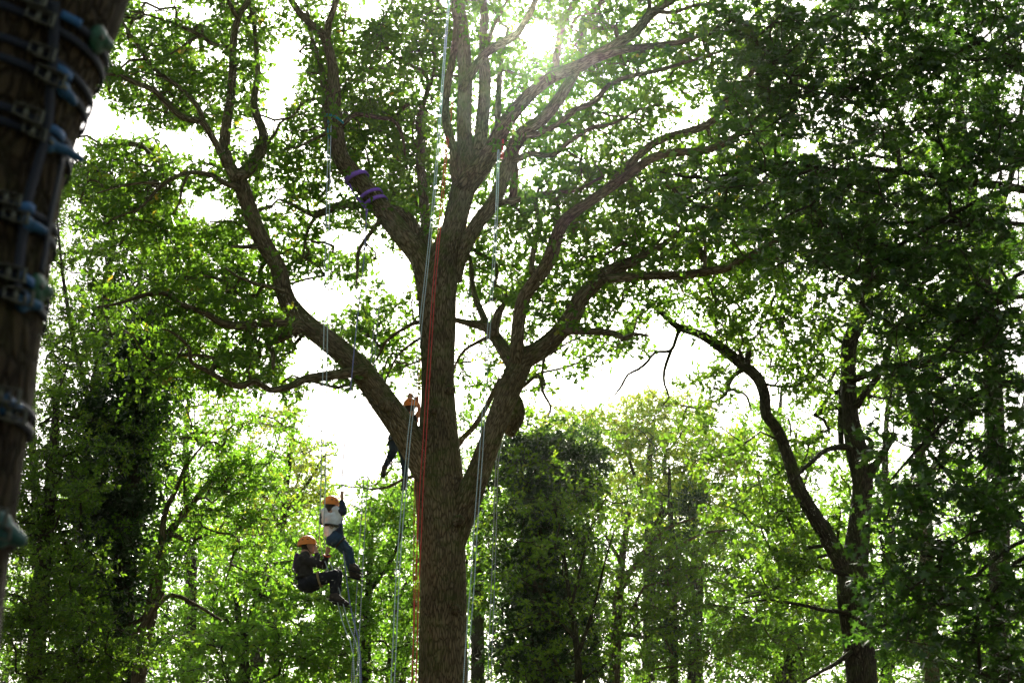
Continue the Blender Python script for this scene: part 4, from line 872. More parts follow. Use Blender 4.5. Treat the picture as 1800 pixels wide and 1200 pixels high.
for (wd, va, vb, bu, tl) in LV:
    strap(max(bu, 6), va, bu - 9, f'navy ratchet strap, upper of the {wd} pair counted down the strapped trunk', tl)
    strap(max(bu, 6), vb, bu + 3, f'navy ratchet strap, lower of the {wd} pair counted down the strapped trunk', None)

# ---- soft unions of tapered capsules and ellipsoids, fused into one skin
def capsule(bm, p0, r0, p1, r1, seg=10):
    p0, p1 = np.asarray(p0, float), np.asarray(p1, float); d = p1 - p0; L = max(np.linalg.norm(d), 1e-5); d = d / L
    ref = np.array([0, 0, 1.0]) if abs(d[2]) < 0.9 else np.array([1.0, 0, 0]); a = unit(np.cross(d, ref)); b = np.cross(d, a)
    rings = [(p0 - d * r0 * math.sin(x), r0 * math.cos(x)) for x in (1.35, 0.9, 0.45, 0.0)] + [(p1 + d * r1 * math.sin(x), r1 * math.cos(x)) for x in (0.0, 0.45, 0.9, 1.35)]
    vs = [[bm.verts.new(tuple(c + (a * math.cos(k * 2 * math.pi / seg) + b * math.sin(k * 2 * math.pi / seg)) * r)) for k in range(seg)] for c, r in rings]
    for i in range(len(vs) - 1):
        for k in range(seg): bm.faces.new((vs[i][k], vs[i][(k + 1) % seg], vs[i + 1][(k + 1) % seg], vs[i + 1][k]))
    bm.faces.new(vs[0][::-1]); bm.faces.new(vs[-1])
def ellipsoid(bm, c, rad, axes=None):
    ax = axes if axes is not None else np.eye(3)
    m = Matrix(((ax[0][0] * rad[0], ax[1][0] * rad[1], ax[2][0] * rad[2], c[0]), (ax[0][1] * rad[0], ax[1][1] * rad[1], ax[2][1] * rad[2], c[1]), (ax[0][2] * rad[0], ax[1][2] * rad[1], ax[2][2] * rad[2], c[2]), (0, 0, 0, 1)))
    bmesh.ops.create_uvsphere(bm, u_segments=16, v_segments=10, radius=1.0, matrix=m)
def blob(name, caps, ells, voxel, mat, parent, smooth=4):
    bm = bmesh.new()
    for c in caps: capsule(bm, *c)
    for e in ells: ellipsoid(bm, *e)
    me = bpy.data.meshes.new(name); bm.to_mesh(me); bm.free()
    o = link(name, me, mat, parent)
    r = o.modifiers.new('fuse', 'REMESH'); r.mode = 'VOXEL'; r.voxel_size = voxel; r.use_smooth_shade = True
    if smooth: k = o.modifiers.new('soft', 'SMOOTH'); k.factor = 0.5; k.iterations = smooth
    if name in ('shirt', 'jacket', 'jeans', 'fleece', 'trousers'):
        tx = bpy.data.textures.get('folds') or bpy.data.textures.new('folds', 'CLOUDS'); tx.noise_scale = 0.07
        dm = o.modifiers.new('folds', 'DISPLACE'); dm.texture = tx; dm.strength = 0.03; dm.mid_level = 0.5; dm.texture_coords = 'LOCAL'
    return o

def hold(u, v, du, dv, length, rad, mat, label, kink=0.0):
    rg = ring_at(u, v); p, ta, no, ax = on_ring(rg, u, 0.0)
    root = empty('climbing_hold', p, label, 'climbing hold', 'climbing holds strapped to the trunk')
    d = unit(ta * du - ax * dv + no * 0.45); e = p + d * length; m_ = p + d * length * 0.5 + ax * kink
    blob('grip', [(p - no * 0.01, rad * 1.25, m_, rad * 1.05), (m_, rad * 1.05, e, rad * 0.8)], [(p, (rad * 1.7, rad * 1.9, rad * 0.9), (ta, ax, no))], 0.006, M[mat], root)
    w = Wood(); w.tube([p + no * rad * 0.8 - ta * rad * 0.6, p + no * (rad * 1.05) - ta * rad * 0.6], [0.011, 0.011], 6); link('bolt', w.mesh('bolt'), M['steel'], root)
hold(172, 40, 1, -0.1, 0.05, 0.032, 'holdgreen', 'dark green rounded climbing hold strapped on by the topmost pair of straps')
hold(112, 128, 0.9, 0.6, 0.06, 0.02, 'holdblue', 'small blue curled climbing hold below the second pair of straps')
hold(88, 234, 1, 0.05, 0.13, 0.019, 'holdblue', 'long blue finger-shaped climbing hold sticking out past the trunk edge', 0.006)
hold(44, 376, 0.9, 0.2, 0.07, 0.022, 'holdblue', 'blue climbing hold under the fourth pair of straps')
hold(66, 500, 1, 0, 0.045, 0.032, 'holdgreen', 'bright green knob climbing hold beside the fifth pair of straps')
hold(40, 514, 0.9, 0.1, 0.06, 0.024, 'holdblue', 'blue climbing hold beside the green knob')
hold(8, 700, 1, 0.1, 0.05, 0.024, 'holdblue', 'pale blue climbing hold between the sixth pair of straps')
hold(2, 925, 1, 0.3, 0.08, 0.036, 'holdteal', 'chunky dark teal climbing hold between the seventh pair of straps')
def webbing(pts, label, half=0.022):
    q = [on_ring(ring_at(a, b), a, 0.010)[0] for a, b in pts]; nn = [on_ring(ring_at(a, b), a, 0.0)[2] for a, b in pts]
    q = spline([[*x, 0.01] for x in q], 0.03)[:, :3]; nn = unit(spline([[*x, 0.01] for x in nn], 0.2)[:, :3]); k = np.linspace(0, len(nn) - 1, len(q)).astype(int); nn = nn[k]
    tg = unit(np.gradient(q, axis=0)); sd_ = unit(np.cross(tg, nn)) * half
    V = np.concatenate([q - sd_, q + sd_]); m = len(q); ii = np.arange(m - 1)
    o = link('webbing_strip', mesh_np('webbing_strip', V, np.stack([ii, ii + 1, m + ii + 1, m + ii], -1), 4), M['webbing'])
    x = o.modifiers.new('thick', 'SOLIDIFY'); x.thickness = 0.004
    tag(o, label, 'strap')
webbing([(93, -20), (90, 60), (85, 130), (80, 200), (62, 270), (46, 330), (36, 400), (24, 500)], 'dark navy webbing strip hanging straight down the middle of the strapped trunk')
webbing([(106, 258), (96, 310), (84, 370), (76, 430), (68, 470)], 'dark navy webbing strip down the outer edge of the strapped trunk', 0.018)

# ------------------------------------------------------------------ ropes and sling
M['rope_blue'] = rope_mat('blue_white_rope', (0.62, 0.68, 0.66), (0.30, 0.44, 0.46))
M['rope_red'] = rope_mat('red_rope', (0.75, 0.07, 0.05), (0.55, 0.05, 0.04))
M['rope_orange'] = rope_mat('orange_rope', (0.55, 0.14, 0.05), (0.30, 0.06, 0.03))
M['rope_grey'] = rope_mat('grey_rope', (0.40, 0.42, 0.44), (0.16, 0.2, 0.24))
M['rope_purple'] = rope_mat('purple_rope', (0.20, 0.14, 0.38), (0.16, 0.25, 0.36))
M['sling'] = plain_mat('purple_sling', (0.24, 0.10, 0.56), rough=0.7, var=0.2, scale=60)
M['tealsling'] = plain_mat('teal_sling', (0.02, 0.25, 0.24), rough=0.7, var=0.2, scale=60)
def rope(pts, gap, mat, label, rad=0.0085, ground=True, group=None, cat='rope'):
    """pts: (u, v, Y); gap: px between the two strands that hang from one turn over a branch (0 = a single strand)"""
    def strand(off):
        q = [list(P(u + off * (0.4 + 0.6 * i / max(1, len(pts) - 1)), v, Y)) for i, (u, v, Y) in enumerate(pts)]
        if ground: q.append([q[-1][0] - 0.1, q[-1][1] - 0.2, 0.02])
        return q
    if gap:
        a, b = strand(-gap / 2)[::-1], strand(gap / 2)
        tp = [(a[-1][0] + b[0][0]) / 2, a[-1][1] + 0.10, a[-1][2] + 0.12]
        q = a + [tp] + b
    else: q = strand(0)
    q = spline([[*x, rad] for x in q], 0.25)
    w = Wood(); w.tube(q[:, :3], q[:, 3], 6)
    o = link('climbing_rope', w.mesh('climbing_rope'), M[mat]); tag(o, label, cat, group); return o
rope([(789, 4, 22.4), (782, 90, 22.4), (773, 216, 22.3), (762, 354, 22.2), (750, 475, 22.15), (741, 556, 22.1), (728, 692, 22.05), (720, 760, 22.0), (712, 852, 21.8), (706, 915, 21.6), (699, 1014, 21.2), (690, 1200, 20.4)], 6, 'rope_blue', 'doubled blue-and-white rope running down in front of the oak trunk from the top')
rope([(795, 180, 22.8), (785, 261, 22.7), (778, 343, 22.5), (769, 439, 22.35), (763, 505, 22.3), (757, 595, 22.3), (751, 692, 22.3), (747, 765, 22.3), (741, 855, 22.3), (738, 930, 22.3), (734, 1010, 22.2), (727, 1200, 21.8)], 7, 'rope_red', 'doubled red rope lying down the face of the oak trunk')
rope([(876, 272, 22.4), (874, 346, 22.3), (870, 430, 22.2), (864, 520, 22.1), (858, 595, 22.0), (853, 684, 21.9), (849, 744, 21.8), (843, 834, 21.6), (835, 945, 21.3), (831, 1017, 21.1), (818, 1200, 20.4)], 7, 'rope_blue', 'doubled blue-and-white rope crossing in front of the lower limb beside the ivy-wrapped tree')
rope([(893, 740, 23.7), (884, 770, 23.7), (874, 813, 23.6), (870, 930, 23.4), (867, 1014, 23.2), (860, 1200, 22.6)], 6, 'rope_grey', 'doubled grey rope hanging behind the lower limb beside the ivy-wrapped tree')
rope([(829, 445, 23.9), (824, 560, 23.9), (818, 640, 23.8), (813, 720, 23.8), (808, 834, 23.7), (800, 930, 23.6)], 7, 'rope_grey', 'thin grey rope hanging behind the crotch of the oak', 0.008)
rope([(884, 244, 22.5), (884, 262, 22.3), (882, 280, 22.3)], 3, 'rope_red', 'short red rope end looped over the upper stem of the oak', 0.009, ground=False)
rope([(676, 410, 22.9), (672, 460, 22.9), (666, 532, 22.8), (660, 574, 22.8), (650, 720, 22.6), (641, 870, 22.4), (634, 990, 22.2), (622, 1200, 21.7)], 9, 'rope_grey', 'thin doubled grey rope beyond the white-topped climber', 0.008)
rope([(737, 640, 23.4), (736, 729, 23.3), (731, 855, 22.75), (730, 1017, 22.5), (728, 1200, 22.0)], 7, 'rope_orange', 'doubled orange rope down the edge of the oak trunk beside the red one', 0.009)
rope([(644, 378, 22.3), (641, 440, 22.2), (634, 510, 22.1), (625, 590, 21.95), (618, 665, 21.75), (612, 720, 21.75), (604, 800, 21.75), (601, 865, 21.75), (603, 960, 21.7), (615, 1060, 21.6), (635, 1200, 21.4)], 0, 'rope_purple', 'single purple-grey rope from the purple sling to the hand of the white-topped climber', 0.011)
rope([(580, 215, 21.8), (578, 290, 21.7), (577, 340, 21.7), (574, 490, 21.6), (572, 610, 21.6), (570, 694, 21.6), (568, 855, 21.6), (566, 950, 21.6), (584, 1010, 21.55), (606, 1090, 21.5), (628, 1200, 21.4)], 10, 'rope_blue', 'doubled pale rope from the teal sling down to the seated climber', 0.009)

def limb_band(root, u, v, Y, ang, w_px, half, mat, name='band', prot=0.024):
    """webbing wound once round a limb that runs at the given picture angle"""
    c = P(u, v, Y); t = unit(P(u + math.cos(ang) * 10, v + math.sin(ang) * 10, Y) - c); r = 0.5 * w_px * mpp(v, Y) + prot
    X = unit(np.cross(t, np.array([0, 1.0, 0]))); N = np.cross(t, X)
    n = 32; th = np.linspace(0, 2 * math.pi, n, endpoint=False); d = X[None] * np.cos(th)[:, None] + N[None] * np.sin(th)[:, None]
    sk = t[None] * (0.05 * np.cos(th))[:, None]
    V = np.stack([c + d * (r - 0.02) + sk - t * half, c + d * r + sk - t * half, c + d * r + sk + t * half, c + d * (r - 0.02) + sk + t * half], 1).reshape(-1, 3)
    i = np.arange(n)[:, None]; j = np.arange(4)[None]
    F_ = np.stack([i * 4 + j, ((i + 1) % n) * 4 + j, ((i + 1) % n) * 4 + (j + 1) % 4, i * 4 + (j + 1) % 4], -1).reshape(-1, 4)
    return link(name, mesh_np(name, V, F_, 4, smooth=False), M[mat], root)
sl_root = empty('webbing_sling', P(650, 350, 22.0), 'purple webbing sling wound round the slanting upper limb of the oak', 'sling')
ang = math.atan2(60, 52)
def PY(v): return 22.475 + (v - 309) * 0.0028
for (u, v, h) in ((627, 313, 0.042), (652, 344, 0.03), (660, 356, 0.032)):
    limb_band(sl_root, u, v, PY(v), ang, 37, h, 'sling')
w = Wood(); q = [P(614, 324, PY(324) - 0.1), P(622, 340, PY(335) - 0.14), P(634, 356, PY(350) - 0.12), P(645, 368, PY(360) - 0.12), P(644, 380, 22.3)]
w.tube(np.array(q), [0.02, 0.018, 0.018, 0.024, 0.012], 8); link('connecting_strap', w.mesh('connecting_strap'), M['sling'], sl_root)
ts = empty('webbing_sling', P(584, 208, 22.2), 'teal sling round the upper limb above the purple one', 'sling')
limb_band(ts, 588, 212, 22.21, math.radians(100), 31, 0.02, 'tealsling')
w = Wood(); w.tube(np.array([P(584, 200, 21.78), P(577, 212, 21.74), P(576, 232, 21.7), P(579, 244, 21.68)]), [0.016, 0.018, 0.016, 0.012], 7); link('connecting_strap', w.mesh('connecting_strap'), M['tealsling'], ts)

# ------------------------------------------------------------------ climbers
M['skin'] = plain_mat('skin', (0.46, 0.26, 0.17), rough=0.55, var=0.1, scale=25)
M['helmet'] = plain_mat('orange_helmet', (0.85, 0.25, 0.02), rough=0.35, var=0.08, scale=10)
M['vent'] = plain_mat('dark_vent', (0.02, 0.015, 0.012), rough=0.6, var=0.2)
M['hair'] = plain_mat('brown_hair', (0.035, 0.022, 0.014), rough=0.6, var=0.4, scale=120)
M['white_cloth'] = plain_mat('white_cloth', (0.74, 0.79, 0.82), rough=0.85, var=0.12, scale=14, bump=0.6)
M['navy_cloth'] = plain_mat('navy_cloth', (0.016, 0.026, 0.05), rough=0.85, var=0.3, scale=18, bump=0.6)
M['jeans'] = plain_mat('blue_denim', (0.02, 0.055, 0.10), rough=0.85, var=0.3, scale=20, bump=0.6)
M['grey_cloth'] = plain_mat('charcoal_fleece', (0.03, 0.027, 0.024), rough=0.9, var=0.3, scale=20, bump=0.6)
M['black_cloth'] = plain_mat('black_cloth', (0.008, 0.009, 0.014), rough=0.85, var=0.3, scale=20, bump=0.6)
M['purple_cloth'] = plain_mat('purple_cloth', (0.07, 0.02, 0.10), rough=0.85, var=0.3, scale=20, bump=0.6)
M['harness'] = plain_mat('harness_web', (0.02, 0.018, 0.012), rough=0.7, var=0.3, scale=80)
M['tan'] = plain_mat('tan_web', (0.30, 0.22, 0.10), rough=0.8, var=0.2, scale=80)
M['boot'] = plain_mat('boot_leather', (0.05, 0.036, 0.026), rough=0.7, var=0.35, scale=40, bump=0.4)
M['sole'] = plain_mat('boot_sole', (0.012, 0.011, 0.01), rough=0.8, var=0.3)
M['sock'] = plain_mat('grey_sock', (0.35, 0.37, 0.38), rough=0.9, var=0.15)
M['wrist'] = plain_mat('orange_band', (0.6, 0.10, 0.03), rough=0.6, var=0.1)
M['eye'] = plain_mat('eye', (0.03, 0.02, 0.015), rough=0.2, var=0.1)

def hand_caps(wrist, grip, axis, out):
    """palm and five fingers closed round a rope that runs along axis through grip"""
    wrist, grip = np.asarray(wrist), np.asarray(grip); ax = unit(np.asarray(axis, float)); o = unit(np.asarray(out, float) - ax * (np.asarray(out, float) @ ax)); s_ = np.cross(ax, o)
    palm = grip - o * 0.032; caps = [(wrist, 0.026, palm, 0.026), (palm - ax * 0.028, 0.017, palm + ax * 0.030, 0.019)]
    for k, (off, L) in enumerate(((-0.033, 0.8), (-0.011, 0.95), (0.011, 1.0), (0.033, 0.92))):
        b = palm + ax * off + s_ * 0.006; pts = [b]
        for a in (0.5, 1.5, 2.6): pts.append(grip + ax * off + (-o * math.cos(a) + s_ * math.sin(a)) * 0.026 * (1 if a < 2 else L))
        for i in range(3): caps.append((pts[i], 0.0095 - 0.0008 * i, pts[i + 1], 0.0087 - 0.0008 * i))
    th = [palm + ax * 0.02 - s_ * 0.012, grip + ax * 0.038 - s_ * 0.026, grip + ax * 0.05 - s_ * 0.010 + o * 0.016]
    caps += [(th[0], 0.012, th[1], 0.010), (th[1], 0.010, th[2], 0.0085)]
    return caps
def frame_from(fwd, up=(0, 0, 1)):
    f = unit(np.asarray(fwd, float)); u_ = np.asarray(up, float); u_ = unit(u_ - f * (u_ @ f)); return f, np.cross(u_, f), u_   # forward, left, up
def helmet(root, c, f, l, u_, r=0.135):
    h = blob('helmet', [], [(c + u_ * 0.012, (r * 1.08, r * 0.93, r * 0.92), (f, l, u_))], 0.008, M['helmet'], root, 2)
    # open below: cut with a boolean-free trick is not needed, the shell is a dome mesh
    COL.objects.unlink(h); bpy.data.objects.remove(h)
    n1, n2 = 28, 9; V = []; F_ = []
    for sh, k in ((1.0, 1), (0.93, -1)):
        for i in range(n2):
            ph = math.pi / 2 * (1 - i / (n2 - 1) * 1.12)
            for j in range(n1):
                th = 2 * math.pi * j / n1; cr, sr = math.cos(ph), math.sin(ph)
                brim = 1 + (0.10 if i == n2 - 1 else 0.0) * max(0, math.cos(th))
                rib = 1 + 0.018 * math.cos(6 * th) * cr
                V.append(c + (f * math.cos(th) * r * 1.10 * cr * brim + l * math.sin(th) * r * 0.95 * cr) * sh * rib + u_ * (sr * r * 0.98 * sh))
    for k in range(2):
        for i in range(n2 - 1):
            for j in range(n1):
                a = k * n1 * n2 + i * n1 + j; b = k * n1 * n2 + i * n1 + (j + 1) % n1; q = (a, b, b + n1, a + n1); F_.append(q if k else q[::-1])
    e = (n2 - 1) * n1
    for j in range(n1): F_.append((e + j, e + (j + 1) % n1, n1 * n2 + e + (j + 1) % n1, n1 * n2 + e + j))
    me = bpy.data.meshes.new('helmet'); me.from_pydata([tuple(x) for x in V], [], F_); me.update()
    for p_ in me.polygons: p_.use_smooth = True
    h = link('helmet', me, M['helmet'], root)
    for th in (-2.5, -1.9, -1.3, -0.65, 0.65, 1.3, 1.9, 2.5):
        for ph, sz in ((0.42, 0.017), (0.85, 0.012)):
            d = f * math.cos(th) * math.cos(ph) * 1.10 + l * math.sin(th) * math.cos(ph) * 0.95 + u_ * math.sin(ph) * 0.98
            bm = bmesh.new(); n_ = unit(d); s1 = unit(np.cross(n_, u_)); s2 = np.cross(n_, s1)
            ellipsoid(bm, c + d * r * 1.0, (sz, sz * 0.6, 0.004), (s1, s2, n_)); m2 = bpy.data.meshes.new('vent'); bm.to_mesh(m2); bm.free(); link('vent', m2, M['vent'], h)
    w = Wood()
    for sgn in (-1, 1): w.tube([c + l * sgn * r * 0.86 - u_ * 0.01, c + l * sgn * r * 0.72 + f * 0.03 - u_ * 0.10, c + f * 0.07 - u_ * 0.165], [0.006, 0.006, 0.006], 6)
    link('chin_strap', w.mesh('chin_strap'), M['harness'], h)
    return h
def head_parts(c, f, l, u_):
    e = [(c + u_ * 0.02, (0.098, 0.078, 0.105), (f, l, u_)), (c - u_ * 0.055 + f * 0.022, (0.066, 0.056, 0.068), (f, l, u_)), (c + f * 0.10 - u_ * 0.012, (0.018, 0.013, 0.022), (f, l, u_)),
         (c + f * 0.09 + u_ * 0.03, (0.012, 0.05, 0.012), (f, l, u_)), (c + f * 0.083 - u_ * 0.062, (0.014, 0.026, 0.010), (f, l, u_)), (c + f * 0.075 - u_ * 0.105, (0.022, 0.024, 0.018), (f, l, u_))]
    for s_ in (-1, 1): e.append((c + l * s_ * 0.08 - u_ * 0.01, (0.022, 0.010, 0.034), (f, l, u_)))
    return e
def eyes(root, c, f, l, u_):
    for s_ in (-1, 1):
        bm = bmesh.new(); ellipsoid(bm, c + f * 0.088 + l * s_ * 0.032 + u_ * 0.008, (0.008, 0.013, 0.008), (f, l, u_)); m2 = bpy.data.meshes.new('eye'); bm.to_mesh(m2); bm.free(); link('eye', m2, M['eye'], root)
def boot(root, ankle, heel, toe, up=(0, 0, 1)):
    a, h, t_ = map(np.asarray, (ankle, heel, toe)); f, l, u_ = frame_from(t_ - h, up)
    b = blob('boot', [(a, 0.055, h + u_ * 0.04, 0.05), (h + u_ * 0.03, 0.045, t_ + u_ * 0.02 - f * 0.05, 0.042), (a * 0.6 + h * 0.4 + u_ * .02 + f * .02, 0.05, (h + t_) / 2 + u_ * 0.04, 0.043)], [(t_ - f * 0.05 + u_ * 0.018, (0.062, 0.047, 0.034), (f, l, u_))], 0.008, M['boot'], root, 2)
    so_ = Box(); so_.box((h + t_) / 2 - u_ * 0.022 + f * 0.0, (f, l, u_), (np.linalg.norm(t_ - h) / 2 + 0.045, 0.044, 0.013)); so_.obj('sole', M['sole'], b, 0.012)
    return b
def loop(name, c, ax, r, tube, mat, parent, sq=(1, 1)):
    a = unit(np.asarray(ax, float)); X = unit(np.cross(a, np.array([0.1, 1.0, 0.2]))); Z = np.cross(a, X)
    th = np.linspace(0, 2 * math.pi, 25); w = Wood(); w.tube([c + X * math.cos(x) * r * sq[0] + Z * math.sin(x) * r * sq[1] for x in th], [tube] * 25, 8); return link(name, w.mesh(name), M[mat], parent)

def climber_white():
    Y0 = 21.75; J = lambda u, v, dy=0.0: P(u, v, Y0 + dy)
    root = empty('person', J(589, 944), 'climber in white top, blue jeans and orange helmet, one arm reaching up the rope', 'person')
    f, l, u_ = frame_from((0.35, 0.9, 0.05), (0.1, 0, 1)); hc = J(581.5, 889, 0.03)
    sh = J(595, 897, -.02), J(571, 899, 0.0); ch = J(584, 912, .02); pe = J(589, 943, .02); nk = J(582, 896, .02)
    el, wr = J(604, 900, -.04), J(601.5, 879, -.02); gr = J(601.2, 868, 0.0)
    el2, wr2, gr2 = J(566, 916, .12), J(578, 921, .27), J(586, 918, .30)
    kR, aR = J(614, 967, -.02), J(620, 993, .02); kL, aL = J(610, 970, .14), J(619, 1006, .10)
    hpR, hpL = J(593, 948, -.06), J(588, 947, .12)
    blob('body', [(nk, .05, hc, .055), (sh[0], .045, el, .04), (el, .038, wr, .026), (sh[1], .045, el2, .04), (el2, .038, wr2, .026), (nk, .06, sh[0], .05), (nk, .06, sh[1], .05), (nk, .08, pe, .1), (hpR, .075, kR, .05), (kR, .048, aR, .034), (hpL, .075, kL, .05), (kL, .048, aL, .034), (pe, .09, hpR, .08), (pe, .09, hpL, .08)]
         + hand_caps(wr, gr, (0.05, 0, 1), (0, 0.6, 0.8)) + hand_caps(wr2, gr2, (0.1, 0, 1), (0.6, 0.6, 0)), head_parts(hc, f, l, u_), 0.006, M['skin'], root, 2)
    blob('shirt', [(nk + u_ * -.01, .07, sh[0], .066), (nk + u_ * -.01, .07, sh[1], .066), (sh[0], .062, pe, .085), (sh[1], .062, J(579, 935, .03), .085), (ch, .115, J(585, 936, .03), .105), (J(583, 930, -.02), .08, J(581, 943, -.02), .055)], [(ch, (.17, .105, .15), None)], 0.011, M['white_cloth'], root)
    blob('jacket', [(sh[0], .062, el, .055), (el, .054, wr - u_ * .03, .042), (sh[1], .062, el2, .055), (el2, .054, wr2, .04), (J(596, 924, -.02), .05, J(597, 944, -.04), .075), (sh[0], .064, J(597, 915, .0), .035)], [], 0.010, M['navy_cloth'], root)
    blob('jeans', [(J(587, 938, .02), .11, pe, .125), (pe, .12, hpR, .105), (pe, .12, hpL, .1), (hpR, .098, kR, .068), (kR, .066, aR, .05), (hpL, .095, kL, .066), (kL, .064, aL, .05)], [(J(587, 950, -.02), (.125, .13, .1), None)], 0.010, M['jeans'], root)
    h = loop('harness', J(585, 925, .02), (0.15, 0, 1), .128, .022, 'harness', root, (1.0, .95))
    loop('gear_loop', J(583, 924, -.11), (0, 1, 0), .03, .008, 'tan', h); loop('leg_loop', (hpR * .75 + kR * .25), kR - hpR, .098, .016, 'harness', h); loop('leg_loop', (hpL * .75 + kL * .25), kL - hpL, .096, .016, 'harness', h)
    blob('hair', [(hc - f * .05 - u_ * .03, .055, nk - f * .05, .045)], [(hc - f * .03 + u_ * .005, (.085, .083, .09), (f, l, u_))], .009, M['hair'], root)
    helmet(root, hc + u_ * .04, f, l, u_, .128); eyes(root, hc, f, l, u_)
    boot(root, aR, J(618, 1000, .02), J(633, 1004, -.02)); boot(root, aL, J(618, 1012, .1), J(634, 1016, .06))
def climber_seated():
    Y0 = 21.5; J = lambda u, v, dy=0.0: P(u, v, Y0 + dy)
    root = empty('person', J(543, 1024), 'seated climber in charcoal fleece and orange helmet, knees bent, both hands on the rope', 'person')
    f, l, u_ = frame_from((1, -0.05, 0.08)); hc = J(543, 960, 0)
    nk = J(537, 972); ch = J(534, 992); pe = J(541, 1022)
    s1, e1, w1, g1 = J(533, 981, -.17), J(555, 990, -.2), J(557.5, 973, -.14), J(558, 964, -.08)
    s2, e2, w2, g2 = J(538, 981, .16), J(568, 994, .16), J(575, 976, .08), J(577.5, 966, .04)
    h1, k1, a1 = J(545, 1023, -.1), J(588, 1010, -.12), J(587, 1044, -.1)
    h2, k2, a2 = J(545, 1023, .1), J(593, 1009, .12), J(592, 1048, .1)
    blob('body', [(nk, .05, hc, .055), (s1, .045, e1, .04), (e1, .038, w1, .027), (s2, .045, e2, .04), (e2, .038, w2, .027), (nk, .06, s1, .05), (nk, .06, s2, .05), (nk, .08, pe, .11), (h1, .08, k1, .052), (k1, .05, a1, .036), (h2, .08, k2, .052), (k2, .05, a2, .036), (pe, .1, h1, .085), (pe, .1, h2, .085)]
         + hand_caps(w1, g1, (-.1, 0, 1), (0.3, 0.4, 1)) + hand_caps(w2, g2, (-.1, 0, 1), (0.2, -.4, 1)), head_parts(hc, f, l, u_), 0.006, M['skin'], root, 2)
    fl = blob('fleece', [(nk - u_ * .02, .075, s1, .08), (nk - u_ * .02, .075, s2, .08), (s1, .077, e1, .062), (e1, .061, w1 - u_ * .02, .046), (s2, .077, e2, .062), (e2, .061, w2 - u_ * .02, .044), (J(534, 984), .12, J(537, 1012), .125), (s1, .08, J(540, 1010, -.08), .1), (s2, .08, J(540, 1010, .08), .1), (nk, .066, nk + u_ * .03, .06)], [(J(533, 992), (.135, .19, .16), None)], 0.011, M['grey_cloth'], root)
    blob('trousers', [(J(538, 1014), .14, pe, .15), (pe, .145, h1, .12), (pe, .145, h2, .12), (h1, .115, k1, .082), (k1, .08, a1 + u_ * .04, .066), (h2, .115, k2, .082), (k2, .08, a2 + u_ * .04, .066)], [(J(543, 1028), (.17, .18, .115), None)], 0.011, M['black_cloth'], root)
    for a in (a1, a2): blob('sock', [(a + u_ * .045, .045, a, .047)], [], .01, M['sock'], root, 1)
    bp_ = blob('backpack', [(J(522, 976), .045, J(520, 996), .05), (J(520, 996), .05, J(523, 1003), .04)], [], .01, M['purple_cloth'], root)
    h = loop('harness', J(539, 1013), (-0.15, 0, 1), .16, .02, 'harness', root); 
    for hp, kk in ((h1, k1), (h2, k2)): loop('leg_loop', hp * .62 + kk * .38, kk - hp, .108, .016, 'tan', h)
    loop('wrist_band', w2 + u_ * .0, g2 - w2, .047, .012, 'wrist', root)
    blob('hair', [(hc - f * .05 - u_ * .04, .06, nk - f * .03 + u_ * .02, .045)], [(hc - f * .03 + u_ * .01, (.088, .083, .09), (f, l, u_))], .009, M['hair'], root)
    helmet(root, hc + u_ * .042 - f * .03, f, l, u_, .132); eyes(root, hc, f, l, u_)
    boot(root, a1, J(583, 1052, -.1), J(604, 1056, -.14)); boot(root, a2, J(590, 1058, .1), J(612, 1063, .06))
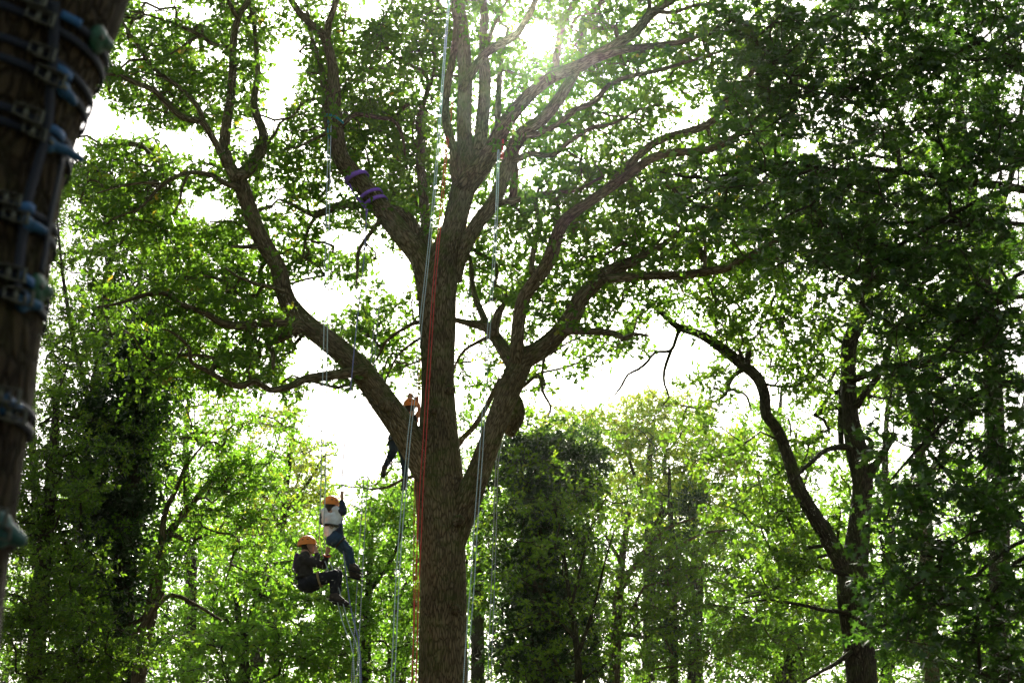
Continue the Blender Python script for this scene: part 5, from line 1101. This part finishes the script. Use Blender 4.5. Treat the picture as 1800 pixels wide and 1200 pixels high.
def climber_behind():
    Y0 = 23.75; J = lambda u, v, dy=0.0: P(u, v, Y0 + dy)
    root = empty('person', J(698, 776), 'climber in dark trousers and orange helmet half hidden behind the mossy lower limb', 'person')
    f, l, u_ = frame_from((0.5, 0.8, 0.1)); hc = J(722, 716)
    nk = J(719, 729); pe = J(698, 771); s1, s2 = J(711, 737, .02), J(729, 738, .05)
    e1, g1 = J(721, 694, .10), J(733, 709, .12); w1 = J(731, 705, .12); e2, w2, g2 = J(738, 722, .05), J(734, 708, .05), J(733, 701, .05)
    h1, k1, a1 = J(692, 771, -.08), J(692, 791, -.2), J(677, 820, -.08); h2, k2, a2 = J(703, 776, .05), J(709, 800, -.05), J(713, 842, .02)
    blob('body', [(nk, .05, hc, .055), (s1, .048, e1, .042), (e1, .04, w1, .028), (s2, .048, e2, .042), (e2, .038, w2, .027), (nk, .06, s1, .05), (nk, .06, s2, .05), (nk, .09, pe, .1), (h1, .075, k1, .05), (k1, .048, a1, .035), (h2, .075, k2, .05), (k2, .048, a2, .035), (pe, .09, h1, .08), (pe, .09, h2, .08)]
         + hand_caps(w1, g1, (0, .3, 1), (1, 0, -.4)) + hand_caps(w2, g2, (0, 0, 1), (-.2, .5, 1)), head_parts(hc, f, l, u_), .006, M['skin'], root, 2)
    blob('shirt', [(nk - u_ * .02, .075, s1, .072), (nk - u_ * .02, .075, s2, .072), (s1, .07, pe, .1), (s2, .07, pe, .1)], [], .011, M['black_cloth'], root)
    blob('trousers', [(J(702, 765), .12, pe, .125), (pe, .12, h1, .105), (pe, .12, h2, .1), (h1, .1, k1, .072), (k1, .07, a1, .05), (h2, .095, k2, .07), (k2, .068, a2, .05)], [], .010, M['navy_cloth'], root)
    h = loop('harness', J(703, 763), (0.4, 0, 1), .135, .02, 'harness', root); loop('leg_loop', h1 * .6 + k1 * .4, k1 - h1, .1, .015, 'harness', h)
    blob('hair', [(hc - f * .05 - u_ * .03, .055, nk - f * .05, .045)], [(hc - f * .03 + u_ * .005, (.085, .083, .09), (f, l, u_))], .009, M['hair'], root)
    helmet(root, hc + u_ * .04, f, l, u_, .13); eyes(root, hc, f, l, u_)
    boot(root, a1, J(675, 826, -.06), J(673, 834, -.28)); boot(root, a2, J(711, 850, .04), J(709, 857, -.18))
climber_white(); climber_seated(); climber_behind()

# ------------------------------------------------------------------ added air volume that scatters the sun, standing in for lens glare
GLARE_DENSITY = 0.0002
def build_glare_haze():
    bm = bmesh.new(); bmesh.ops.create_cube(bm, size=1.0)
    me = bpy.data.meshes.new('glare_haze'); bm.to_mesh(me); bm.free()
    m = bpy.data.materials.new('glare_haze_air'); m.use_nodes = True; n, l = m.node_tree.nodes, m.node_tree.links; n.clear()
    out = n.new('ShaderNodeOutputMaterial'); v = n.new('ShaderNodeVolumePrincipled')
    v.inputs['Color'].default_value = (0.88, 1.0, 0.76, 1); v.inputs['Density'].default_value = GLARE_DENSITY; v.inputs['Anisotropy'].default_value = 0.91
    l.new(v.outputs[0], out.inputs['Volume'])
    o = link('glare_haze', me, m); o.scale = (160, 190, 29); o.location = (0, 35, 13.2); o['kind'] = 'stuff'; o['label'] = 'faint air volume added for the glare round the sun'
build_glare_haze()
SC.cycles.volume_bounces = 0
